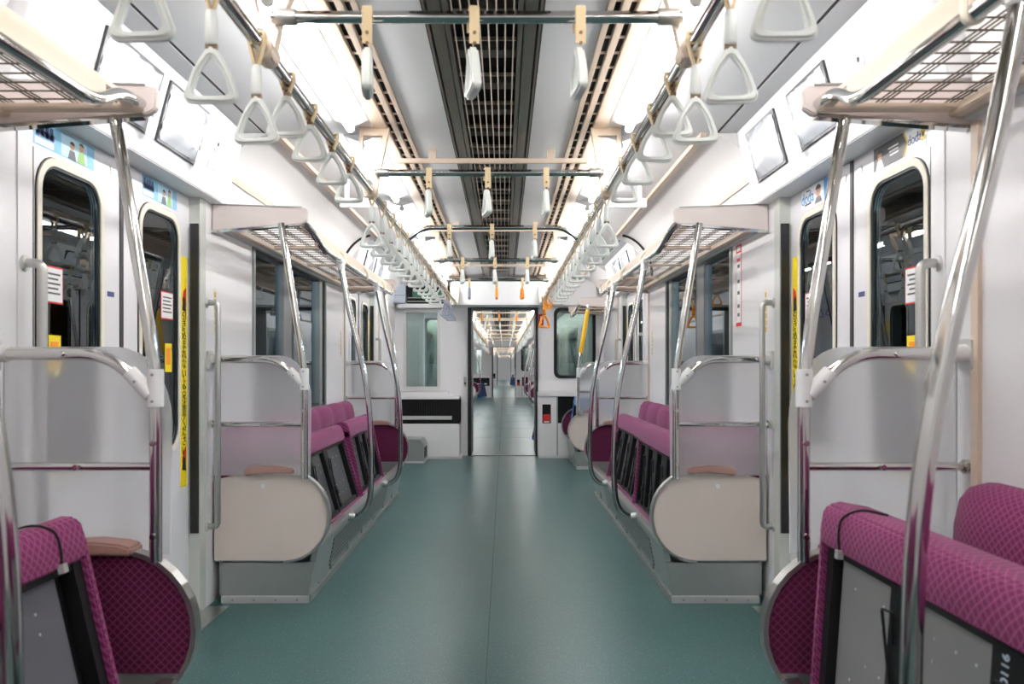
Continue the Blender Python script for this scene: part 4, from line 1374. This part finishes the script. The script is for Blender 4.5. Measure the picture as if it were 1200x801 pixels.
def end_wall(y, n, far=False):
    """Wall at the far end of a car: opening, windows, cabinets. Faces the camera at y."""
    tagn = 'near car' if n == 0 else ('next car' if n == 1 else 'car %s along' % ORD[n])
    y1 = y + 0.10
    w = MB()
    lw, rw = (-1.17, -0.75), (0.70, 1.18)
    for (a, b, c, d) in ((-1.42, lw[0], 0, 2.3), (lw[0], lw[1], 0, 0.84), (lw[0], lw[1], 1.80, 2.3), (lw[1], OPX0, 0, 2.3),
                         (OPX0, OPX1, OPZ, 2.3), (OPX1, rw[0], 0, 2.3), (rw[0], rw[1], 0, 0.98), (rw[0], rw[1], 1.82, 2.3), (rw[1], 1.42, 0, 2.3)):
        w.box(a, b, y, y1, c, d)
    names = {0: 'wall_end'}
    wl = tag(w.build(names.get(n, 'wall_end_%d' % n), 'white'), 'white end wall of the %s around the gangway opening' % tagn, 'wall', kind='structure')
    global wn, TRIM
    for (a, b), (c, d), nm, rr in ((lw, (0.84, 1.80), 'left', 0.012), (rw, (0.98, 1.82), 'right', 0.06)):
        q = thing('window_%d' % wn, 'window in the end wall of the %s, %s of the gangway' % (tagn, nm), 'window', ((a + b) / 2, y, c), kind='structure'); wn += 1
        MB().frame(rrect(a - 0.02, b + 0.02, c - 0.02, d + 0.02, rr + 0.02), rrect(a + 0.018, b - 0.018, c + 0.018, d - 0.018, rr), 'xz', y - 0.012, y + 0.04).build('window_frame', 'alu' if nm == 'left' else 'blackmetal', q)
        MB().box(a, b, y + 0.03, y + 0.034, c, d).build('pane', 'clear' if nm == 'left' else 'greenglass', q)
        if nm == 'left':
            MB().box(a, a + 0.225, y + 0.05, y + 0.07, c, d).build('added_backing', 'white', q)  # white board added behind the pane to lighten its left part
    fr = MB()
    o_ = [(OPX0 - 0.035, 0), (OPX1 + 0.035, 0), (OPX1 + 0.035, OPZ + 0.035), (OPX0 - 0.035, OPZ + 0.035)]
    fr.box(OPX0 - 0.045, OPX0 + 0.0, y - 0.02, y1 + 0.02, 0, OPZ + 0.04)
    fr.box(OPX1 - 0.0, OPX1 + 0.03, y - 0.02, y1 + 0.02, 0, OPZ + 0.04)
    fr.box(OPX0, OPX1, y - 0.02, y1 + 0.02, OPZ, OPZ + 0.04)
    struct('trim_%d' % TRIM, fr, 'black', 'black frame of the gangway opening in the %s' % tagn, 'door frame'); TRIM += 1
    struct('trim_%d' % TRIM, MB().box(OPX0, OPX1, y - 0.03, y + 0.02, 0, 0.010), 'steelpaint', 'steel threshold plate of the gangway after the %s' % tagn, 'threshold'); TRIM += 1
    g_ = MB()
    g_.box(OPX0 - 0.06, OPX0 - 0.002, y1, y + 0.70, 0, 2.1)
    g_.box(OPX1 + 0.002, OPX1 + 0.06, y1, y + 0.70, 0, 2.1)
    g_.box(OPX0 - 0.06, OPX1 + 0.06, y1, y + 0.70, OPZ + 0.02, 2.1)
    struct('trim_%d' % TRIM, g_, 'gasket', 'grey gangway tunnel after the %s' % tagn, 'gangway'); TRIM += 1
    struct('trim_%d' % TRIM, MB().box(-0.575, 0.585, y - 0.45, y, OPZ + 0.01, 2.135), 'lintel', 'white transom box over the gangway in the %s' % tagn, 'transom', bevel=0.004); TRIM += 1
    # left cabinet
    c = thing('end_cabinet', 'white low cabinet with black grille left of the gangway in the %s' % tagn, 'cabinet', (-0.85, y - 0.18, 0), group='end cabinets left of the gangway')
    x0, x1, yf = -1.27, -0.475, y - 0.36
    MB().box(x0, x1, yf, y - 0.004, 0.03, 0.42).build('body', 'white', c, bevel=0.005)
    MB().box(x0, x1 + 0.03, yf - 0.01, y, 0.0, 0.03).build('plinth', 'alu', c)
    MB().box(x0, x1, yf + 0.02, y, 0.42, 0.715).build('machinery_bay', 'void', c)
    MB().box(x0, x1, yf, y, 0.715, 0.745).build('top', 'white', c, bevel=0.004)
    MB().box(x1 - 0.02, x1, yf, y, 0.42, 0.715).build('side_panel', 'blackmetal', c)
    gl = MB()
    for i in range(34):
        xx = x0 + 0.03 + i * 0.021
        gl.box(xx, xx + 0.008, yf + 0.004, yf + 0.02, 0.45, 0.70)
    gl.build('grille', 'blackmetal', c)
    MB().box(x0 + 0.05, x1 - 0.09, yf, yf + 0.018, 0.47, 0.515).build('label_bar', 'alu', c)
    MB().box(x0 + 0.05, x1 - 0.14, yf + 0.05, y - 0.02, 0.745, 0.80).build('flap', 'white', c, bevel=0.004)
    # right cabinet with fire extinguisher
    c = thing('extinguisher_cabinet', 'white cabinet with extinguisher window right of the gangway in the %s' % tagn, 'cabinet', (0.85, y - 0.15, 0), group='extinguisher cabinets')
    x0, x1, yf = 0.475, 1.27, y - 0.26
    MB().box(x0, 0.70, yf, y, 0.03, 0.74).build('door', 'white', c, bevel=0.005)
    MB().box(0.716, x1, yf, y, 0.03, 0.42).build('body', 'white', c, bevel=0.005)
    MB().box(0.70, 0.716, yf + 0.003, y, 0.03, 0.745).build('joint', 'steelpaint', c)
    MB().box(x0, x1, yf - 0.012, y, 0.0, 0.03).build('plinth', 'alu', c)
    MB().box(0.716, x1, yf + 0.02, y, 0.42, 0.74).build('machinery_bay', 'void', c)
    MB().box(x0, x1, yf - 0.02, y, 0.745, 0.80).build('top', 'white', c, bevel=0.006)
    gl = MB()
    for i in range(24):
        xx = 0.74 + i * 0.021
        gl.box(xx, xx + 0.008, yf + 0.004, yf + 0.02, 0.45, 0.72)
    gl.build('grille', 'blackmetal', c)
    MB().box(0.78, 1.0, yf, yf + 0.018, 0.455, 0.50).build('label_bar', 'alu', c)
    wd = MB().box(0.525, 0.63, yf - 0.004, yf + 0.002, 0.42, 0.65).build('viewing_window', 'blackmetal', c, bevel=0.003)
    MB().box(0.535, 0.62, yf - 0.006, yf - 0.003, 0.435, 0.53).build('extinguisher', 'red', wd)
    MB().box(0.545, 0.61, yf - 0.007, yf - 0.003, 0.43, 0.445).build('sign_strip', 'paper', wd)
    return wl


end_wall(YEND, 0)
# things on the near end wall
t = thing('extinguisher_sign', 'small red sign with white pictogram on the end wall', 'sign', (0.53, YEND, 1.69))
MB().box(0.488, 0.552, YEND - 0.003, YEND + 0.001, 1.62, 1.76).build('plate', 'red', t)
MB().prism([(0.508, 1.64), (0.533, 1.64), (0.533, 1.70), (0.528, 1.715), (0.528, 1.735), (0.513, 1.735), (0.513, 1.715), (0.508, 1.70)], 'xz', YEND - 0.0045, YEND - 0.002).build('pictogram', 'inkwhite', t)
t = thing('door_lock', 'small steel lock on the end wall left of the gangway', 'lock', (-0.42, YEND, 0.92))
MB().box(-0.44, -0.405, YEND - 0.012, YEND, 0.86, 0.98).build('lock_plate', 'steel', t, bevel=0.003)
MB().tube([(-0.4225, YEND - 0.011, 0.90), (-0.4225, YEND - 0.03, 0.90)], 0.012, 10).build('knob', 'blackmetal', t)
t = thing('floor_box', 'low stainless steel box on the floor before the left cabinet', 'metal box', (-0.98, 9.8, 0))
MB().prism([(-1.27, 0.0), (-0.86, 0.0), (-0.86, 0.20), (-0.90, 0.27), (-1.27, 0.27)], 'xz', 9.55, 9.985).build('body', 'steelpaint', t, bevel=0.006)
MB().box(-1.27, -0.85, 9.54, 9.985, 0.0, 0.02).build('foot_strip', 'alu', t)
MB().box(-0.862, -0.855, 9.62, 9.9, 0.05, 0.17).build('side_vent', 'blackmetal', t)
t = thing('equipment_bay', 'open black equipment bay with green circuit board high on the end wall', 'equipment bay', (-0.88, YEND, 1.95))
MB().box(-1.13, -0.60, YEND - 0.16, YEND, 1.885, 2.10).build('bay', 'void', t)
MB().box(-1.06, -0.70, YEND - 0.168, YEND - 0.16, 1.96, 2.04).build('circuit_board', 'pcb', t)
fb = MB()
for zz in (1.90, 1.945):
    fb.box(-1.12, -0.61, YEND - 0.175, YEND - 0.16, zz, zz + 0.01)
fb.build('rack_bars', 'steelpaint', t)
MB().box(-1.24, -0.60, YEND - 0.2, YEND, 1.825, 1.875).build('ledge', 'white', t, bevel=0.004)
t = thing('junction_box', 'pale blue-grey box beside the open equipment bay', 'box', (-1.2, YEND - 0.2, 1.88))
MB().box(-1.29, -1.14, YEND - 0.25, YEND, 1.88, 2.12).build('body', 'paleblue', t, bevel=0.012)
MB().box(-1.285, -1.145, YEND - 0.255, YEND - 0.249, 1.97, 1.975).build('seam', 'gasket', t)
t = thing('wall_panel', 'white panel with car number high on the end wall at the right', 'panel', (0.9, YEND, 2.0))
MB().box(0.62, 1.2, YEND - 0.12, YEND, 1.86, 2.18).build('cover', 'lintel', t, bevel=0.005)
text('lettering', '10', 0.10, (0.87, YEND - 0.1215, 2.02), (R(90), 0, 0), 'greyblock', t)

# ------------------------------------------------------------------ the cars beyond the gangway


def far_car(i, y0, y1):
    nm = ('next car', 'second car beyond the gangway', 'third car beyond the gangway')[i - 1]
    for s in (-1, 1):
        w = MB()
        w.box(*sorted((s * 1.30, s * 1.42)), y0, y1, 0, 2.2)
        struct('wall_%s_%d' % (SIDE[s], i), w, 'white', 'white %s side wall of the %s' % (SIDE[s], nm), 'wall')
        global wn
        wp = MB()
        for q in range(4):
            yy = y0 + 3.0 + q * 4.82
            if yy + 1.8 < y1:
                x = thing('window_%d' % wn, 'dark side window on the %s of the %s, %s along' % (SIDE[s], nm, ORD[q]), 'window', (s * 1.3, yy, 0.8), kind='structure'); wn += 1
                MB().box(*sorted((s * 1.292, s * 1.302)), yy, yy + 1.8, 0.79, 1.775).build('window_frame', 'steelpaint', x)
                MB().box(*sorted((s * 1.290, s * 1.2925)), yy + 0.06, yy + 1.74, 0.85, 1.72).build('pane', 'glass', x)
    c = MB()
    c.box(-1.42, 1.42, y0, y1, ZC + 0.06, ZC + 0.09)
    for s in (-1, 1):
        for (a, b) in ((0.185, 0.375), (0.515, 1.42)):
            c.box(*sorted((a * s, b * s)), y0, y1, ZC, ZC + 0.03)
    struct('ceiling_%d' % i, c, 'ceil', 'pale ceiling of the %s' % nm, 'ceiling')
    g = thing('ceiling_grille', 'dark ceiling grille of the %s' % nm, 'ceiling vent', (0, (y0 + y1) / 2, ZC))
    MB().box(-0.184, 0.184, y0, y1, ZC + 0.035, ZC + 0.05).build('backing', 'void', g)
    rr = MB()
    for q in range(6):
        x = -0.15 + 0.06 * q
        rr.box(x - 0.01, x + 0.01, y0, y1, ZC - 0.01, ZC + 0.0)
    rr.build('rods', 'bronze', g)
    cb = MB()
    yy = y0 + 0.5
    while yy < y1 - 0.3:
        cb.box(-0.18, 0.18, yy, yy + 0.12, ZC - 0.004, ZC + 0.03)
        yy += 0.9
    cb.build('baffle', 'bronze', g)
    # front bulkhead of this car
    b = MB()
    for (a, bb, cc, d) in ((-1.42, -0.98, 0, 2.3), (-0.98, -0.62, 0, 0.80), (-0.98, -0.62, 1.74, 2.3), (-0.62, OPX0 - 0.01, 0, 2.3), (OPX0 - 0.01, OPX1 + 0.01, 2.0, 2.3),
                           (OPX1 + 0.01, 0.7, 0, 2.3), (0.7, 1.18, 0, 0.98), (0.7, 1.18, 1.82, 2.3), (1.18, 1.42, 0, 2.3)):
        b.box(a, bb, y0, y0 + 0.08, cc, d)
    if i == 1:
        q = thing('window_%d' % wn, 'greenish window in the bulkhead of the next car, left of the gangway', 'window', (-0.8, y0, 0.8), kind='structure'); wn += 1
        MB().frame(rrect(-0.99, -0.61, 0.79, 1.75, 0.004), rrect(-0.965, -0.635, 0.815, 1.725, 0.06), 'xz', y0 - 0.01, y0 + 0.03).build('window_frame', 'gasket', q)
        MB().box(-0.98, -0.62, y0 + 0.03, y0 + 0.034, 0.80, 1.74).build('pane', 'greenglass', q)
    struct('wall_bulkhead_%d' % i, b, 'white', 'white bulkhead at the start of the %s' % nm, 'wall')
    n = int((y1 - y0 - 0.6) / (LP * 1.0))
    for q in range(n):
        for s in (-1, 1):
            if i == 1:
                lab = 'strip light on the %s ceiling of the next car, %s along' % (SIDE[s], ORD[q])
            else:
                lab = 'tiny strip light on the %s ceiling of the %s' % (SIDE[s], nm)
            t = thing('ceiling_light', lab, 'ceiling light', (s * 0.615, y0 + 0.5 + q * LP, ZC), group='lights in the %s' % nm)
            MB().box(*sorted((s * 0.53, s * 0.70)), y0 + 0.48 + q * LP, y0 + 0.52 + LL + q * LP, ZC - 0.02, ZC).build('reflector', 'lintel', t)
            for d in (0.0,):
                x = s * 0.615 + d
                MB().tube([(x, y0 + 0.5 + q * LP, ZC - 0.038), (x, y0 + 0.5 + LL + q * LP, ZC - 0.038)], 0.0165, 8).build('tube_lamp', 'tube', t)
    for s in (-1, 1):
        t = tag(MB().tube([(s * RX, y0 + 0.2, RZ), (s * RX, y1 - 0.2, RZ)], 0.0165, 8).build('ceiling_rail', 'beige'), 'long overhead rail on the %s of the %s' % (SIDE[s], nm), 'handrail')
        br = MB()
        for q in range(int((y1 - y0) / 2.41)):
            yy = y0 + 0.5 + 2.41 * q
            br.box(*sorted((s * 0.485, s * 0.53)), yy, yy + 0.03, RZ, ZC)
        br.build('bracket', 'beige', t)
        br.v and None
    for q in range(int((y1 - y0 - 1) / 2.41)):
        yy = y0 + 0.9 + 2.41 * q
        t = tag(MB().tube([(-0.49, yy, 1.935), (0.49, yy, 1.935)], 0.0145, 8).build('cross_rail', 'beige'), 'cross rail under the ceiling of the %s, %s along' % (nm, ORD[q]), 'handrail', 'cross rails in the %s' % nm)
        t2 = tag(MB().box(-0.485, 0.485, yy + 0.9, yy + 0.92, 2.085, 2.112).build('advert_rail', 'beige'), 'advert rail under the ceiling of the %s, %s along' % (nm, ORD[q]), 'advert rail', 'advert rails in the %s' % nm)
        for hx in (-0.3, 0.3):
            MB().box(hx - 0.02, hx + 0.02, yy + 0.902, yy + 0.918, 2.10, ZC).build('hanger', 'beige', t2)
        for x, pos in ((-0.262, 'left'), (-0.01, 'middle'), (0.243, 'right')):
            om = 'orange' if (i == 1 and q == 0) else 'strap'
            lab = '%s strap in the %s, %s on its %s cross rail' % ('orange' if om == 'orange' else 'white', nm, pos, ORD[q])
            o = strap('cross', om, (x, yy, 1.935), lab, 'cross rail straps in the %s' % nm)
    if i <= 2:
        for s in (-1, 1):
            yy = y0 + (3.3 if i == 1 else 8)
            q = 0
            while yy < y1 - 0.5:
                kind = 'short' if ((yy - y0) % 4.82) < 1.4 else 'long'
                strap(kind, 'strap', (s * RX, yy, RZ), 'small white strap hanging on the %s rail inside the %s' % (SIDE[s], nm), 'side rail straps in the %s' % nm, random.uniform(-0.1, 0.1))
                yy += 0.4 if i == 1 else 0.8
                q += 1


for i in (1, 2, 3):
    far_car(i, *CARS[i])
    if i < 3:
        end_wall(CARS[i][1], i)
struct('wall_far', MB().box(-1.42, 1.42, 70.6, 70.7, 0, 2.3), 'white', 'white wall at the far end of the train', 'wall')
strap('long', 'orange', (-RX, CARS[1][1] - 0.36, RZ), 'orange strap at the end of the left rail in the next car', 'orange straps')


def shifted(src, dy, label):
    o = copy_tree(src)
    o.location = o.location + Vector((0, dy, 0))
    o['label'] = label
    return o


for src, nm in ((benchR, 'purple bench on the right of the next car'), (rackR, 'luggage rack on the right of the next car'),
                (partR, 'frosted partition on the right of the next car'), (poleR1, 'curved pole on the right of the next car, nearer of two'),
                (poleR2, 'curved pole on the right of the next car, farther of two'), (benchL, 'purple bench on the left of the next car'),
                (poleL2, 'curved pole on the left of the next car')):
    shifted(src, 19.9, nm)
shifted(benchR, 15.0, 'purple bench nearer on the right of the next car')
shifted(poleR1, 15.0, 'curved pole at the nearer right bench of the next car')
shifted(poleR2, 15.0, 'curved pole before the gap on the right of the next car')
shifted(rackR, 15.0, 'luggage rack nearer on the right of the next car')

# ------------------------------------------------------------------ trains parked alongside, seen through the glass
for s in (-1, 1):
    t = thing('parked_train', 'train car parked alongside, seen through the %s windows' % SIDE[s], 'train', (s * 3.5, 5, 0))
    Y0, Y1 = -2.0, 26.0
    b = MB()
    def pb(xa, xb, y0, y1, z0, z1):
        b.box(*sorted((s * xa, s * xb)), y0, y1, z0, z1)
    pb(2.15, 2.22, Y0, Y1, -1.0, 0.70)
    pb(2.15, 2.22, Y0, Y1, 2.0, 2.45)
    yy = Y0
    q = 0
    while yy < Y1:
        gap = (0.6, 0.6, 1.9)[q % 3]
        pb(2.15, 2.22, yy, yy + (0.12, 0.12, 0.15)[q % 3], 0.70, 2.0)
        yy += (0.12, 0.12, 0.15)[q % 3] + gap
        q += 1
    b.build('body_side', 'alu', t)
    MB().box(*sorted((s * 4.75, s * 4.82)), Y0, Y1, -1.0, 2.45).build('far_side', 'trainside', t)
    MB().box(*sorted((s * 2.15, s * 4.8)), Y0, Y1, -0.06, 0.0).build('floor', 'floor', t)
    MB().box(*sorted((s * 2.15, s * 4.8)), Y0, Y1, 2.22, 2.3).build('ceiling', 'trainside', t)
    for x in (2.95, 4.0):
        for j in range(9):
            MB().box(*sorted((s * (x - 0.03), s * (x + 0.03))), Y0 + 0.6 + j * 3.0, Y0 + 2.0 + j * 3.0, 2.18, 2.2).build('lamp', 'dimlamp', t)
        MB().tube([(s * (x + 0.1), Y0, 1.85), (s * (x + 0.1), Y1, 1.85)], 0.0165, 8).build('handrail', 'chrome', t)
    for j in range(11):
        yy = Y0 + 1.2 + 2.4 * j
        MB().box(*sorted((s * 4.2, s * 4.74)), yy, yy + 0.03, 0.5, 1.15).build('partition', 'paleblue', t)
        MB().tube([(s * 4.15, yy, 0.3), (s * 4.15, yy, 1.15), (s * 4.3, yy, 1.8)], 0.016, 8).build('pole', 'chrome', t)
        MB().box(*sorted((s * 4.3, s * 4.74)), yy + 0.1, yy + 1.9, 0.40, 0.82).build('bench', 'moq', t)
        MB().box(*sorted((s * 4.74, s * 4.752)), yy + 0.3, yy + 1.5, 0.85, 1.72).build('far_window', 'bezel', t)
        MB().box(*sorted((s * 4.3, s * 4.75)), yy + 0.05, yy + 2.0, 1.74, 1.78).build('rack', 'beige', t)

# loose blue cushions leaning about in the next cars
def loose_cushion(x, y, rz, tilt, label, m0='navy', h=0.48):
    t = thing('loose_cushion', label, 'seat cushion', (x, y, 0.03), group='loose blue cushions')
    MB().box(-0.17, 0.17, -0.055, 0.055, 0.0, h).build('upholstery', m0, t, local=True, bevel=0.02, segs=3)
    MB().box(-0.155, 0.155, -0.062, -0.05, 0.02, h - 0.04).build('underside_plate', 'navy', t, local=True)
    MB().box(-0.165, 0.165, -0.058, 0.05, -0.012, 0.03).build('lower_edge', 'blue', t, local=True, bevel=0.01)
    t.rotation_euler = (R(tilt[0]), R(tilt[1]), rz)
    return t


loose_cushion(-0.72, 29.7, 0.2, (0, -12), 'dark blue cushion leaning by the left cabinet of the next car')
loose_cushion(0.62, 12.0, 0.1, (0, 14), 'dark blue cushion with light edge leaning just inside the gangway')
loose_cushion(0.55, 49.5, 0.0, (0, 10), 'tiny dark blue cushion on the right far down the train')
